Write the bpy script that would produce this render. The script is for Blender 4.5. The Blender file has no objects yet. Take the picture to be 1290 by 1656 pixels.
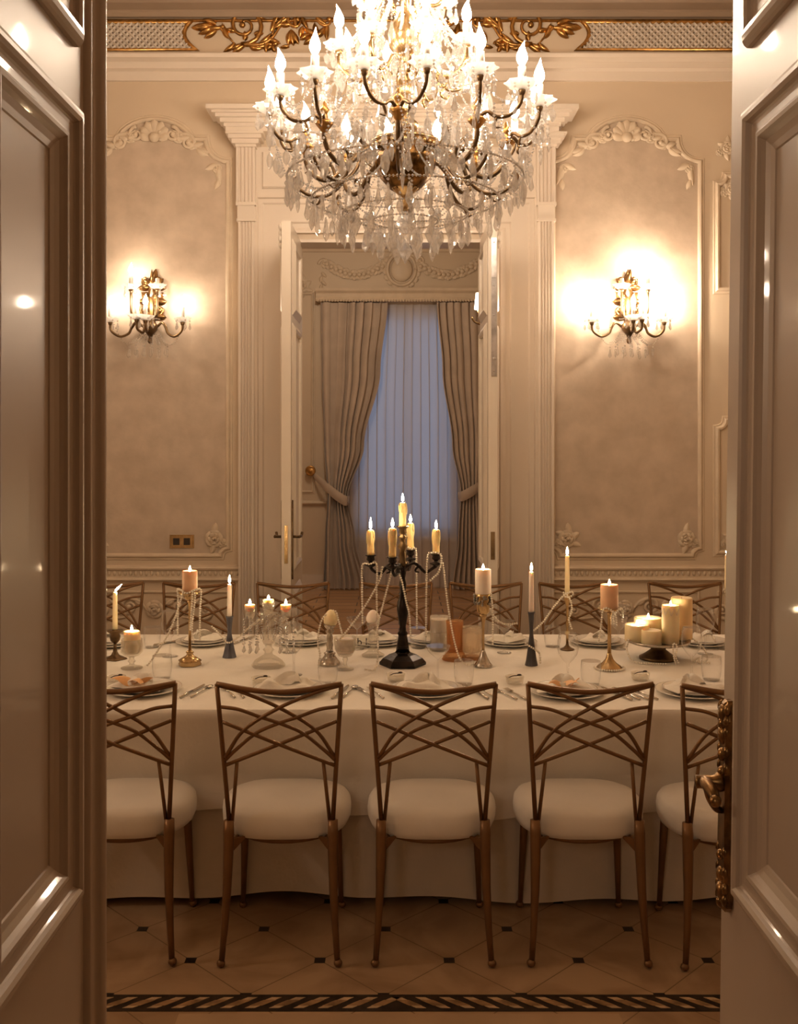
import bpy, bmesh, math, random
from math import pi, sin, cos, radians as R
from mathutils import Vector, Matrix

random.seed(7)
SC = bpy.context.scene
COL = SC.collection

# ------------------------------------------------------------------ camera, world, exposure
F, CX, HY, EYE = 1610.0, 645.0, 722.0, 1.69      # focal length and horizon in photo pixels, eye height


def px(x, d):
    return (x - CX) * d / F


def pz(y, d):
    return EYE - (y - HY) * d / F


def ground(x, y, z):
    d = (EYE - z) * F / (y - HY)
    return px(x, d), d


cam_data = bpy.data.cameras.new('camera')
cam = bpy.data.objects.new('camera', cam_data)
COL.objects.link(cam)
cam.location = (0, 0, EYE)
cam.rotation_euler = (pi / 2, 0, 0)
cam_data.sensor_width = 36
cam_data.lens = F / 1656 * 36
cam_data.shift_y = -(828 - HY) / 1656
cam_data.clip_start = 0.05
SC.camera = cam

SC.view_settings.view_transform = 'Standard'
SC.view_settings.look = 'None'
SC.view_settings.gamma = 1
SC.view_settings.exposure = 1.1
SC.view_settings.use_curve_mapping = False
SC.cycles.max_bounces = 10
SC.cycles.transparent_max_bounces = 32
SC.cycles.transmission_bounces = 8
SC.cycles.caustics_reflective = False
SC.cycles.caustics_refractive = False
SC.cycles.sample_clamp_indirect = 4.0

BULB, BULB_SCONCE, BULB_SCONCE_RIGHT, FLAME = 78.0, 70.0, 270.0, 130.0
WARM = (1.0, 0.79, 0.58)
FIRE = (1.0, 0.74, 0.42)

world = bpy.data.worlds.new('dusk_sky')
world.use_nodes = True
SC.world = world
wb = world.node_tree.nodes['Background']
wb.inputs[0].default_value = (0.25, 0.36, 0.58, 1)      # dusk outside the far window
wb.inputs[1].default_value = .55


# ------------------------------------------------------------------ materials
def mat(name, c, rough=.5, metal=0, var=.06, scale=6, bump=0, bscale=None, coat=0, sss=0, trans=0, ior=1.45, c2=None, detail=4, spec=.5, emit=None, estr=0, sheen=0):
    m = bpy.data.materials.new(name)
    m.use_nodes = True
    nt = m.node_tree
    b = nt.nodes['Principled BSDF']
    tc = nt.nodes.new('ShaderNodeTexCoord')
    n = nt.nodes.new('ShaderNodeTexNoise')
    n.inputs['Scale'].default_value = scale
    n.inputs['Detail'].default_value = detail
    nt.links.new(tc.outputs['Object'], n.inputs['Vector'])
    r = nt.nodes.new('ShaderNodeValToRGB')
    r.color_ramp.elements[0].position = .35
    r.color_ramp.elements[1].position = .65
    a = c2 or [max(0, x * (1 - var)) for x in c]
    e = c if c2 else [min(1, x * (1 + var)) for x in c]
    r.color_ramp.elements[0].color = (*a, 1)
    r.color_ramp.elements[1].color = (*e, 1)
    nt.links.new(n.outputs['Fac'], r.inputs['Fac'])
    nt.links.new(r.outputs['Color'], b.inputs['Base Color'])
    b.inputs['Roughness'].default_value = rough
    b.inputs['Metallic'].default_value = metal
    b.inputs['Coat Weight'].default_value = coat
    b.inputs['Coat Roughness'].default_value = .045
    b.inputs['IOR'].default_value = ior
    b.inputs['Specular IOR Level'].default_value = spec
    b.inputs['Transmission Weight'].default_value = trans
    b.inputs['Sheen Weight'].default_value = sheen
    if sss:
        b.inputs['Subsurface Weight'].default_value = sss
        b.inputs['Subsurface Radius'].default_value = (1, .75, .5)
        b.inputs['Subsurface Scale'].default_value = .014
    if emit:
        b.inputs['Emission Color'].default_value = (*emit, 1)
        b.inputs['Emission Strength'].default_value = estr
    if bump:
        bn = nt.nodes.new('ShaderNodeTexNoise')
        bn.inputs['Scale'].default_value = bscale or scale * 3
        bn.inputs['Detail'].default_value = 3
        nt.links.new(tc.outputs['Object'], bn.inputs['Vector'])
        bp = nt.nodes.new('ShaderNodeBump')
        bp.inputs['Strength'].default_value = bump
        bp.inputs['Distance'].default_value = .01
        nt.links.new(bn.outputs['Fac'], bp.inputs['Height'])
        nt.links.new(bp.outputs['Normal'], b.inputs['Normal'])
    return m


def glassy(name, tint, tr=.5, rough=.0, white=.06, ior=1.5, gl=.0):
    """Clear glass thin enough to let light through: transparent, refracting and faintly white."""
    m = bpy.data.materials.new(name)
    m.use_nodes = True
    nt = m.node_tree
    for n in list(nt.nodes):
        nt.nodes.remove(n)
    out = nt.nodes.new('ShaderNodeOutputMaterial')
    g = nt.nodes.new('ShaderNodeBsdfGlass')
    g.inputs['Color'].default_value = (*tint, 1)
    g.inputs['Roughness'].default_value = rough
    g.inputs['IOR'].default_value = ior
    t = nt.nodes.new('ShaderNodeBsdfTransparent')
    t.inputs['Color'].default_value = (*tint, 1)
    tl = nt.nodes.new('ShaderNodeBsdfTranslucent')
    tl.inputs['Color'].default_value = (*tint, 1)
    df = nt.nodes.new('ShaderNodeBsdfDiffuse')
    df.inputs['Color'].default_value = (*tint, 1)
    m1 = nt.nodes.new('ShaderNodeMixShader')
    m1.inputs[0].default_value = tr
    nt.links.new(g.outputs[0], m1.inputs[1])
    nt.links.new(t.outputs[0], m1.inputs[2])
    m0 = nt.nodes.new('ShaderNodeMixShader')
    m0.inputs[0].default_value = .5
    nt.links.new(tl.outputs[0], m0.inputs[1])
    nt.links.new(df.outputs[0], m0.inputs[2])
    m2 = nt.nodes.new('ShaderNodeMixShader')
    m2.inputs[0].default_value = white
    gs = nt.nodes.new('ShaderNodeBsdfGlossy')
    gs.inputs['Roughness'].default_value = .06
    m3 = nt.nodes.new('ShaderNodeMixShader')
    m3.inputs[0].default_value = gl
    nt.links.new(m1.outputs[0], m3.inputs[1])
    nt.links.new(gs.outputs[0], m3.inputs[2])
    nt.links.new(m3.outputs[0], m2.inputs[1])
    nt.links.new(m0.outputs[0], m2.inputs[2])
    nt.links.new(m2.outputs[0], out.inputs[0])
    return m


def thin_glass(name, tint=(1, 1, 1), rough=.02, white=0.0):
    """A thin-walled glass: Fresnel reflection over transparency."""
    m = bpy.data.materials.new(name)
    m.use_nodes = True
    nt = m.node_tree
    for n in list(nt.nodes):
        nt.nodes.remove(n)
    out = nt.nodes.new('ShaderNodeOutputMaterial')
    t = nt.nodes.new('ShaderNodeBsdfTransparent')
    t.inputs['Color'].default_value = (*tint, 1)
    g = nt.nodes.new('ShaderNodeBsdfGlossy')
    g.inputs['Roughness'].default_value = rough
    lw = nt.nodes.new('ShaderNodeLayerWeight')
    lw.inputs['Blend'].default_value = .5
    pw = nt.nodes.new('ShaderNodeMath')
    pw.operation = 'POWER'
    pw.inputs[1].default_value = 2.0
    nt.links.new(lw.outputs['Facing'], pw.inputs[0])
    ma = nt.nodes.new('ShaderNodeMath')
    ma.operation = 'MULTIPLY_ADD'
    ma.inputs[1].default_value = .75
    ma.inputs[2].default_value = .03
    nt.links.new(pw.outputs[0], ma.inputs[0])
    mx = nt.nodes.new('ShaderNodeMixShader')
    nt.links.new(ma.outputs[0], mx.inputs[0])
    nt.links.new(t.outputs[0], mx.inputs[1])
    nt.links.new(g.outputs[0], mx.inputs[2])
    d = nt.nodes.new('ShaderNodeBsdfDiffuse')
    d.inputs['Color'].default_value = (*tint, 1)
    m2 = nt.nodes.new('ShaderNodeMixShader')
    m2.inputs[0].default_value = white
    nt.links.new(mx.outputs[0], m2.inputs[1])
    nt.links.new(d.outputs[0], m2.inputs[2])
    nt.links.new(m2.outputs[0], out.inputs[0])
    return m


def sheer_mat(name, c, tr=.2, dif=.35):
    m = bpy.data.materials.new(name)
    m.use_nodes = True
    nt = m.node_tree
    for n in list(nt.nodes):
        nt.nodes.remove(n)
    out = nt.nodes.new('ShaderNodeOutputMaterial')
    t = nt.nodes.new('ShaderNodeBsdfTransparent')
    tl = nt.nodes.new('ShaderNodeBsdfTranslucent')
    tl.inputs['Color'].default_value = (*c, 1)
    df = nt.nodes.new('ShaderNodeBsdfDiffuse')
    df.inputs['Color'].default_value = (*c, 1)
    a = nt.nodes.new('ShaderNodeMixShader')
    a.inputs[0].default_value = dif
    nt.links.new(tl.outputs[0], a.inputs[1])
    nt.links.new(df.outputs[0], a.inputs[2])
    b = nt.nodes.new('ShaderNodeMixShader')
    b.inputs[0].default_value = tr
    nt.links.new(a.outputs[0], b.inputs[1])
    nt.links.new(t.outputs[0], b.inputs[2])
    nt.links.new(b.outputs[0], out.inputs[0])
    return m


def emis(name, c, s):
    m = bpy.data.materials.new(name)
    m.use_nodes = True
    nt = m.node_tree
    for n in list(nt.nodes):
        nt.nodes.remove(n)
    out = nt.nodes.new('ShaderNodeOutputMaterial')
    e = nt.nodes.new('ShaderNodeEmission')
    e.inputs[0].default_value = (*c, 1)
    e.inputs[1].default_value = s
    nt.links.new(e.outputs[0], out.inputs[0])
    return m


PLASTER = (.62, .50, .37)
M = {}
M['plaster'] = mat('cream_plaster', PLASTER, .55, var=.04, scale=1.2, bump=.05, bscale=30)
M['paper'] = mat('damask_wallpaper', (.585, .465, .36), .5, scale=7, c2=(.475, .375, .285), detail=8, bump=.12, bscale=26)
M['trimw'] = mat('ivory_trim_paint', (.71, .615, .52), .32, var=.03, scale=2)
M['relief'] = mat('plaster_relief', (.64, .52, .39), .5, var=.05, scale=9)
M['cove'] = mat('dark_taupe_cornice', (.36, .265, .19), .45, var=.04, scale=3)  # upper cornice, a darker taupe than the plaster and trim
M['antique'] = mat('antique_bronze', (.22, .125, .05), .3, .95, var=.5, scale=30)
M['lattice'] = mat('lattice_plaster', (.60, .52, .44), .45, var=.05, scale=10)
M['latticeback'] = mat('lattice_backing', (.24, .17, .115), .6, var=.1, scale=10)
M['gilt'] = mat('antique_gilding', (.47, .26, .085), .28, 1, var=.4, scale=18)
M['brass'] = mat('polished_brass', (.50, .345, .175), .24, 1, var=.25, scale=14)
M['bronze'] = mat('dark_bronze', (.15, .095, .048), .32, .85, var=.4, scale=16)
M['goldbowl'] = mat('pierced_gold', (.17, .09, .03), .35, 1, var=.6, scale=40)
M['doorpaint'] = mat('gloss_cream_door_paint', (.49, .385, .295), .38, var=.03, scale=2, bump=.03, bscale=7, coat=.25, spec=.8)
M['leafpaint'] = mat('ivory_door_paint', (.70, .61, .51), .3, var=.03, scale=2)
M['cloth'] = mat('white_linen', (.86, .795, .715), .8, var=.03, scale=5, bump=.12, bscale=60, sheen=.2)
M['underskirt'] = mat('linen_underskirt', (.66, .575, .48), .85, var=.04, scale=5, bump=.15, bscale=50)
M['seat'] = mat('white_seat_fabric', (.80, .745, .68), .75, var=.04, scale=4, bump=.08, bscale=30, sheen=.2)
M['chairgold'] = mat('bronze_gold_chair_metal', (.195, .10, .041), .36, .5, var=.12, scale=9)
M['wood'] = mat('table_wood', (.25, .14, .07), .5)
M['crystal'] = glassy('cut_crystal', (1, .985, .97), tr=.70, white=.16, gl=.24)
M['bobeche'] = glassy('pressed_glass_bobeche', (1, .985, .97), tr=.5, white=.50)
M['beadglass'] = glassy('crystal_beads', (1, .98, .96), tr=.55, white=.26, gl=.15)
M['sleeve'] = mat('white_candle_sleeve', (.86, .82, .76), .4, sss=.0)
M['bulb'] = emis('warm_bulb', WARM, BULB)
M['bulb_sconce'] = emis('warm_sconce_bulb', WARM, BULB_SCONCE)
M['bulb_sconce_right'] = emis('brighter_sconce_bulb', WARM, BULB_SCONCE_RIGHT)
M['flame'] = emis('candle_flame', FIRE, FLAME)
M['globe'] = emis('added_globe_light', WARM, 9)
M['shade'] = emis('lit_lamp_shade', (1, .78, .52), 9)
M['wick'] = mat('charred_wick', (.02, .015, .01), .9)
M['wax'] = mat('ivory_wax', (.88, .72, .46), .5, var=.04, scale=20, sss=.55)
M['waxy'] = mat('yellow_beeswax', (.88, .64, .30), .5, var=.08, scale=25, sss=.5)
M['waxpeach'] = mat('peach_wax', (.80, .50, .31), .5, var=.05, scale=20, sss=.45)
M['waxpale'] = mat('pale_pink_wax', (.86, .74, .66), .5, var=.04, scale=20, sss=.5)
M['glass'] = thin_glass('clear_table_glass')
M['cutglass'] = glassy('pressed_clear_glass', (1, .985, .95), tr=.74, white=.05, gl=.10)
M['amber'] = glassy('amber_glass', (.93, .70, .47), tr=.62, white=.20)
M['ribglass'] = glassy('ribbed_frosted_glass', (.98, .91, .81), tr=.66, rough=.1, white=.16)
M['silver'] = mat('tarnished_silver', (.55, .50, .44), .22, 1, var=.25, scale=25)
M['steel'] = mat('polished_flatware', (.62, .57, .50), .18, 1, var=.08, scale=20)
M['pewter'] = mat('blue_grey_pewter', (.125, .125, .15), .42, .55, var=.25, scale=18)
M['pewterdark'] = mat('charcoal_pewter', (.085, .08, .088), .42, .5, var=.2, scale=18)
M['stone'] = mat('grey_stone_chips', (.25, .215, .18), .5, var=.5, scale=60)
M['black'] = mat('black_patina_metal', (.022, .016, .014), .26, .75, var=.5, scale=20)
M['pearl'] = mat('pearl_beads', (.90, .82, .71), .25, var=.04, scale=30, coat=.4)
M['china'] = mat('white_china', (.80, .745, .68), .2, var=.02, scale=5, coat=.5)
M['napkin'] = mat('ivory_napkin', (.82, .76, .68), .8, var=.03, scale=10, bump=.2, bscale=70)
M['peachribbon'] = mat('peach_ribbon', (.80, .45, .20), .55, var=.12, scale=14)
M['twig'] = mat('dark_dried_twig', (.05, .03, .02), .8)
M['ink'] = mat('black_ink', (.03, .02, .02), .7)
M['card'] = mat('ivory_card', (.80, .73, .62), .7, var=.02)
M['dark'] = mat('dark_switch_rocker', (.035, .025, .02), .4)
M['drape'] = mat('taupe_drapery', (.50, .40, .32), .8, var=.07, scale=5, bump=.1, bscale=60, sheen=.3)
M['sheer'] = sheer_mat('sheer_voile', (.82, .76, .72), .05, .42)
M['steelbolt'] = mat('brushed_steel_bolt', (.62, .60, .60), .28, 1, var=.2, scale=20)
M['sillwood'] = mat('window_frame_paint', (.70, .62, .52), .4)
M['hall'] = mat('hall_plaster', (.42, .33, .25), .7)
M['marble_dark'] = mat('dark_marble_inlay', (.030, .020, .014), .3, var=.4, scale=30)
M['tessera'] = mat('tan_mosaic', (.30, .175, .085), .35, var=.35, scale=22)
M['tessera_light'] = mat('pale_mosaic', (.50, .35, .21), .35, var=.25, scale=22)


def floor_tiles():
    """Cream marble tiles laid on the diagonal, with a small dark square where the corners meet."""
    m = bpy.data.materials.new('diagonal_marble_tiles')
    m.use_nodes = True
    nt = m.node_tree
    b = nt.nodes['Principled BSDF']
    L = nt.links.new

    def math_(op, a, c=None):
        n = nt.nodes.new('ShaderNodeMath')
        n.operation = op
        for i, v in enumerate((a, c)):
            if v is None:
                continue
            if isinstance(v, (int, float)):
                n.inputs[i].default_value = v
            else:
                L(v, n.inputs[i])
        return n.outputs[0]
    tc = nt.nodes.new('ShaderNodeTexCoord')
    sp = nt.nodes.new('ShaderNodeSeparateXYZ')
    L(tc.outputs['Object'], sp.inputs[0])
    P = .425
    u = math_('DIVIDE', math_('SUBTRACT', sp.outputs[0], -.26), P)
    v = math_('DIVIDE', math_('SUBTRACT', sp.outputs[1], 3.274), P)

    def dist(w):                                    # distance to the nearest whole number
        return math_('ABSOLUTE', math_('SUBTRACT', w, math_('ROUND', w)))

    def dot(du):
        return math_('MAXIMUM', dist(math_('ADD', u, du)), dist(math_('ADD', v, du)))
    dots = math_('LESS_THAN', math_('MINIMUM', dot(0), dot(.5)), .042)
    line = math_('MINIMUM', dist(math_('ADD', u, v)), dist(math_('SUBTRACT', u, v)))
    grout = math_('LESS_THAN', line, .007)
    n = nt.nodes.new('ShaderNodeTexNoise')
    n.inputs['Scale'].default_value = 3.2
    n.inputs['Detail'].default_value = 9
    n.inputs['Distortion'].default_value = 1.2
    L(tc.outputs['Object'], n.inputs['Vector'])
    r = nt.nodes.new('ShaderNodeValToRGB')
    r.color_ramp.elements[0].position = .33
    r.color_ramp.elements[1].position = .6
    r.color_ramp.elements[0].color = (.30, .185, .105, 1)
    r.color_ramp.elements[1].color = (.45, .30, .18, 1)
    L(n.outputs['Fac'], r.inputs[0])

    def mix(f, a, col):
        x = nt.nodes.new('ShaderNodeMix')
        x.data_type = 'RGBA'
        L(f, x.inputs[0])
        L(a, x.inputs[6])
        x.inputs[7].default_value = (*col, 1)
        return x.outputs[2]
    c = mix(grout, r.outputs[0], (.19, .115, .062))
    c = mix(dots, c, (.018, .012, .009))
    L(c, b.inputs['Base Color'])
    b.inputs['Roughness'].default_value = .28
    return m


def parquet():
    m = bpy.data.materials.new('oak_parquet')
    m.use_nodes = True
    nt = m.node_tree
    b = nt.nodes['Principled BSDF']
    L = nt.links.new
    tc = nt.nodes.new('ShaderNodeTexCoord')
    br = nt.nodes.new('ShaderNodeTexBrick')
    br.inputs['Color1'].default_value = (.50, .29, .14, 1)
    br.inputs['Color2'].default_value = (.40, .22, .10, 1)
    br.inputs['Mortar'].default_value = (.13, .065, .03, 1)
    br.inputs['Scale'].default_value = 1
    br.inputs['Mortar Size'].default_value = .006
    br.inputs['Brick Width'].default_value = .9
    br.inputs['Row Height'].default_value = .22
    L(tc.outputs['Object'], br.inputs['Vector'])
    L(br.outputs['Color'], b.inputs['Base Color'])
    b.inputs['Roughness'].default_value = .25
    return m


M['tiles'] = floor_tiles()
M['parquet'] = parquet()


# ------------------------------------------------------------------ mesh builder
class MB:
    def __init__(s):
        s.v, s.f, s.mi, s.sm = [], [], [], []

    def add(s, vs, fs, mi=0, sm=True):
        o = len(s.v)
        s.v += [tuple(v) for v in vs]
        s.f += [tuple(i + o for i in f) for f in fs]
        s.mi += [mi] * len(fs)
        s.sm += [sm] * len(fs)
        return s

    def box(s, lo, hi, mi=0, m=None):
        (a, b, c), (d, e, f) = lo, hi
        vs = [(a, b, c), (d, b, c), (d, e, c), (a, e, c), (a, b, f), (d, b, f), (d, e, f), (a, e, f)]
        if m is not None:
            vs = [m @ Vector(v) for v in vs]
        return s.add(vs, [(0, 3, 2, 1), (4, 5, 6, 7), (0, 1, 5, 4), (1, 2, 6, 5), (2, 3, 7, 6), (3, 0, 4, 7)], mi, False)

    def tube(s, pts, r, n=8, mi=0, caps=True, sm=True, squash=1.0):
        pts = [Vector(p) for p in pts]
        k = len(pts)
        rs = r if isinstance(r, (list, tuple)) else [r] * k
        up = None
        vs, fs = [], []
        for i, p in enumerate(pts):
            t = (pts[min(i + 1, k - 1)] - pts[max(i - 1, 0)])
            t = t.normalized() if t.length > 1e-9 else Vector((0, 0, 1))
            if up is None:
                up = Vector((0, 0, 1)) if abs(t.z) < .9 else Vector((0, 1, 0))
            a = (up - t * up.dot(t))
            a = a.normalized() if a.length > 1e-6 else t.orthogonal().normalized()
            b = t.cross(a)
            up = a
            for j in range(n):
                q = 2 * pi * j / n
                vs.append(p + (a * cos(q) + b * sin(q) * squash) * rs[i])
        for i in range(k - 1):
            for j in range(n):
                a, b = i * n + j, i * n + (j + 1) % n
                fs.append((a, b, b + n, a + n))
        if caps:
            fs.append(tuple(range(n))[::-1])
            fs.append(tuple((k - 1) * n + j for j in range(n)))
        return s.add(vs, fs, mi, sm)

    def lathe(s, prof, n=16, c=(0, 0, 0), mi=0, sm=True, m=None, wave=None):
        vs, fs = [], []
        k = len(prof)
        for i, (r, z) in enumerate(prof):
            for j in range(n):
                q = 2 * pi * j / n
                w = 1 if wave is None else 1 + wave(i, q)
                vs.append(Vector((r * w * cos(q), r * w * sin(q), z)))
        if m is not None:
            vs = [m @ v for v in vs]
        vs = [v + Vector(c) for v in vs]
        for i in range(k - 1):
            for j in range(n):
                a, b = i * n + j, i * n + (j + 1) % n
                fs.append((a, b, b + n, a + n))
        if prof[0][0] > 1e-6:
            fs.append(tuple(range(n))[::-1])
        if prof[-1][0] > 1e-6:
            fs.append(tuple((k - 1) * n + j for j in range(n)))
        return s.add(vs, fs, mi, sm)

    def ell(s, c, r, nu=8, nv=6, m=None, mi=0, sm=True):
        vs, fs = [], []
        for i in range(nv + 1):
            t = pi * i / nv
            for j in range(nu):
                q = 2 * pi * j / nu
                v = Vector((r[0] * sin(t) * cos(q), r[1] * sin(t) * sin(q), r[2] * cos(t)))
                if m is not None:
                    v = m @ v
                vs.append(v + Vector(c))
        for i in range(nv):
            for j in range(nu):
                a, b = i * nu + j, i * nu + (j + 1) % nu
                fs.append((a, a + nu, b + nu, b))
        return s.add(vs, fs, mi, sm)

    def grid(s, fn, nu, nv, mi=0, sm=True, closed=False):
        vs = [fn(i / nu, j / nv) for j in range(nv + 1) for i in range(nu + (0 if closed else 1))]
        w = nu if closed else nu + 1
        fs = []
        for j in range(nv):
            for i in range(nu):
                a, b = j * w + i, j * w + (i + 1) % w
                fs.append((a, b, b + w, a + w))
        return s.add(vs, fs, mi, sm)

    def mould(s, path, prof, o=(0, 0, 0), U=(1, 0, 0), V=(0, 0, 1), N=(0, -1, 0), closed=True, mi=0, sm=False):
        """Sweeps a moulding: PATH in the plane (U, V), PROF = (offset to the left of the path, height along N), mitred."""
        U, V, N, o = Vector(U), Vector(V), Vector(N), Vector(o)
        k = len(path)
        P = [Vector(p) for p in path]
        vs, fs = [], []
        for i in range(k):
            a = P[i] - P[i - 1] if (closed or i > 0) else P[1] - P[0]
            b = P[(i + 1) % k] - P[i] if (closed or i < k - 1) else P[i] - P[i - 1]
            a.normalize()
            b.normalize()
            na, nb = Vector((-a.y, a.x)), Vector((-b.y, b.x))
            mm = na + nb
            mm = mm / max(.35, (1 + na.dot(nb)))
            for (w, h) in prof:
                q = P[i] + mm * w
                vs.append(o + U * q.x + V * q.y + N * h)
        n = len(prof)
        for i in range(k if closed else k - 1):
            for j in range(n - 1):
                a, b = i * n + j, ((i + 1) % k) * n + j
                fs.append((a, b, b + 1, a + 1))
        if not closed:
            fs.append(tuple(range(n)))
            fs.append(tuple((k - 1) * n + j for j in range(n))[::-1])
        return s.add(vs, fs, mi, sm)

    def build(s, name, mats, parent=None, loc=None):
        me = bpy.data.meshes.new(name)
        me.from_pydata([tuple(v) for v in s.v], [], s.f)
        for m in (mats if isinstance(mats, (list, tuple)) else [mats]):
            me.materials.append(m)
        me.polygons.foreach_set('material_index', s.mi)
        me.polygons.foreach_set('use_smooth', s.sm)
        me.update()
        bm = bmesh.new()
        bm.from_mesh(me)
        bmesh.ops.recalc_face_normals(bm, faces=bm.faces)
        bm.to_mesh(me)
        bm.free()
        o = bpy.data.objects.new(name, me)
        COL.objects.link(o)
        if parent is not None:
            o.parent = parent
        if loc is not None:
            o.location = loc
        return o


def tag(o, label=None, cat=None, group=None, kind=None):
    for k, v in (('label', label), ('category', cat), ('group', group), ('kind', kind)):
        if v:
            o[k] = v
    return o


def thing(name, label, cat, loc=(0, 0, 0), rz=0, group=None):
    o = bpy.data.objects.new(name, None)
    o.empty_display_size = .05
    COL.objects.link(o)
    o.location = loc
    o.rotation_euler = (0, 0, rz)
    return tag(o, label, cat, group)


def copy_tree(o, loc=None, rz=None, label=None, group=None, parent=None):
    kids = list(o.children)
    c = o.copy()
    COL.objects.link(c)
    if parent is not None:
        c.parent = parent
    for ch in kids:
        copy_tree(ch, parent=c)
    if loc is not None:
        c.location = loc
    if rz is not None:
        c.rotation_euler = (0, 0, rz)
    if label:
        c['label'] = label
    if group:
        c['group'] = group
    return c


def struct(name, mb, m, label=None, parent=None):
    o = mb.build(name, m, parent)
    if parent is None:
        tag(o, label, None, None, 'structure')
    elif label:
        o['label'] = label
    return o


def cat(pts, n=6):
    """Catmull-Rom through the points."""
    P = [Vector(p) for p in pts]
    P = [P[0] * 2 - P[1]] + P + [P[-1] * 2 - P[-2]]
    out = []
    for i in range(1, len(P) - 2):
        a, b, c, d = P[i - 1:i + 3]
        for k in range(n):
            t = k / n
            out.append(.5 * ((2 * b) + (c - a) * t + (2 * a - 5 * b + 4 * c - d) * t * t + (3 * b - a - 3 * c + d) * t ** 3))
    out.append(P[-2])
    return out


def arc(cx, cy, r, a0, a1, n=8):
    return [(cx + r * cos(R(a0 + (a1 - a0) * i / n)), cy + r * sin(R(a0 + (a1 - a0) * i / n))) for i in range(n + 1)]


def lerp(a, b, t):
    return a + (b - a) * t


def taper(a, b, n):
    return [lerp(a, b, i / (n - 1)) for i in range(n)]
# ------------------------------------------------------------------ the dining room shell
YF, YB = 1.15, 6.44            # front and back wall planes of the dining room
XW, ZC = 3.4, 4.80             # half width, ceiling height
OXL, OXR, OZ = -.665, .585, 3.03   # opening in the back wall

m_ = MB().box((-XW, -2.6, -.1), (XW, YB + .1, 0))
struct('floor', m_, M['tiles'], 'diagonal cream marble tile floor with small dark corner squares')
m_ = MB().box((-2.7, YB + .1, -.1), (2.7, 12.3, 0))
struct('floor_far', m_, M['parquet'], 'warm oak parquet floor of the room beyond the doorway')
m_ = MB().box((-XW, YF - .1, ZC), (XW, YB + .2, ZC + .1))
struct('ceiling', m_, M['plaster'], 'cream plaster ceiling of the dining room')
for nm, x0, x1 in (('wall_left', -XW - .1, -XW), ('wall_right', XW, XW + .1)):
    struct(nm, MB().box((x0, YF - .1, 0), (x1, YB + .2, ZC)), M['plaster'], 'cream side wall of the dining room')
# front wall around the entrance opening, seen edge-on from outside
m_ = MB()
m_.box((-XW, YF - .1, 0), (-.66, YF + .06, ZC)).box((.66, YF - .1, 0), (XW, YF + .06, ZC)).box((-.66, YF - .1, 3.15), (.66, YF + .06, ZC))
struct('wall_front', m_, M['plaster'], 'front wall around the entrance of the dining room')
# the hall the photograph is taken from
m_ = MB()
m_.box((-1.9, -2.6, 0), (-1.8, YF - .1, 3.6)).box((1.8, -2.6, 0), (1.9, YF - .1, 3.6)).box((-1.9, -2.7, 0), (1.9, -2.6, 3.6))
m_.box((-1.9, -2.6, 3.6), (1.9, YF - .1, 3.7))
struct('wall_hall', m_, M['hall'], 'dim hall outside the entrance doors')

# back wall with the doorway
m_ = MB()
m_.box((-XW, YB, 0), (OXL, YB + .2, ZC)).box((OXR, YB, 0), (XW, YB + .2, ZC)).box((OXL, YB, OZ), (OXR, YB + .2, ZC))
wall_back = struct('wall_back', m_, M['plaster'], 'cream panelled back wall with the tall doorway')


def bx(x):
    return px(x, YB)


def bz(y):
    return pz(y, YB)


HALF_ROUND = [(-.016, 0), (-.014, .010), (-.006, .018), (.004, .020), (.012, .013), (.016, .006), (.026, .006), (.030, 0)]
THIN = [(-.009, 0), (-.006, .009), (0, .012), (.006, .009), (.009, 0)]


def wall_mould(name, path, prof=HALF_ROUND, closed=True, m='relief', y=YB, parent=None):
    return struct(name, MB().mould(path, prof, o=(0, y, 0), closed=closed, sm=False), M[m], None, parent or wall_back)


# relief ornament helpers, all in the plane of a wall that faces the camera
def petal(mb, c, ang, L, W, T, y, mi=0, curl=.4):
    """A leaf laid on the wall at C=(x,z), pointing along ANG, with a raised midrib and curling tip."""
    ca, sa = cos(ang), sin(ang)

    def fn(u, v):
        w = W * (sin(pi * min(1, v * .92 + .08)) ** .7) * (u - .5)
        t = v * L
        bend = curl * v * v * L * .5
        h = T * (.35 + .65 * sin(pi * (.15 + .8 * v))) * (1 - (2 * u - 1) ** 2) + .001
        a, b = t, w + bend
        return (c[0] + a * ca - b * sa, y - h, c[1] + a * sa + b * ca)
    mb.grid(fn, 4, 6, mi)


def scroll(mb, c, r0, a0, turns, t0, t1, y, mi=0, n=26, tail=None, shrink=.12):
    pts, rs = [], []
    for i in range(n + 1):
        k = i / n
        a = a0 + turns * 2 * pi * k
        r = r0 * ((1 - k) * (1 - shrink) + shrink)
        pts.append((c[0] + r * cos(a), y - t0 * .5, c[1] + r * sin(a)))
        rs.append(lerp(t0, t1, k))
    if tail:
        tp = cat([(q[0], y - t0 * .5, q[1]) for q in tail] + [pts[0]], 6)[:-1]
        rs = taper(t0 * .45, t0, len(tp)) + rs
        pts = tp + pts
    mb.tube(pts, rs, 7, mi)
    mb.ell(pts[-1], (t0 * 1.3,) * 3, 8, 6, mi=mi)


def bract(mb, c, ang, L, W, T, y, mi=0):
    """A broad rounded petal, cupped, for rosettes."""
    ca, sa = cos(ang), sin(ang)

    def fn(u, v):
        w = W * (.30 + .70 * sin(pi * min(1, v * .80)) ** .8) * (1 - max(0, v - .8) ** 2 * 18) * (u - .5)
        h = T * (.25 + .75 * v) * (1 - .55 * (2 * u - 1) ** 2) * (1 if v < .9 else .6) + .001
        return (c[0] + v * L * ca - w * sa, y - h, c[1] + v * L * sa + w * ca)
    mb.grid(fn, 5, 7, mi)


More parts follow.
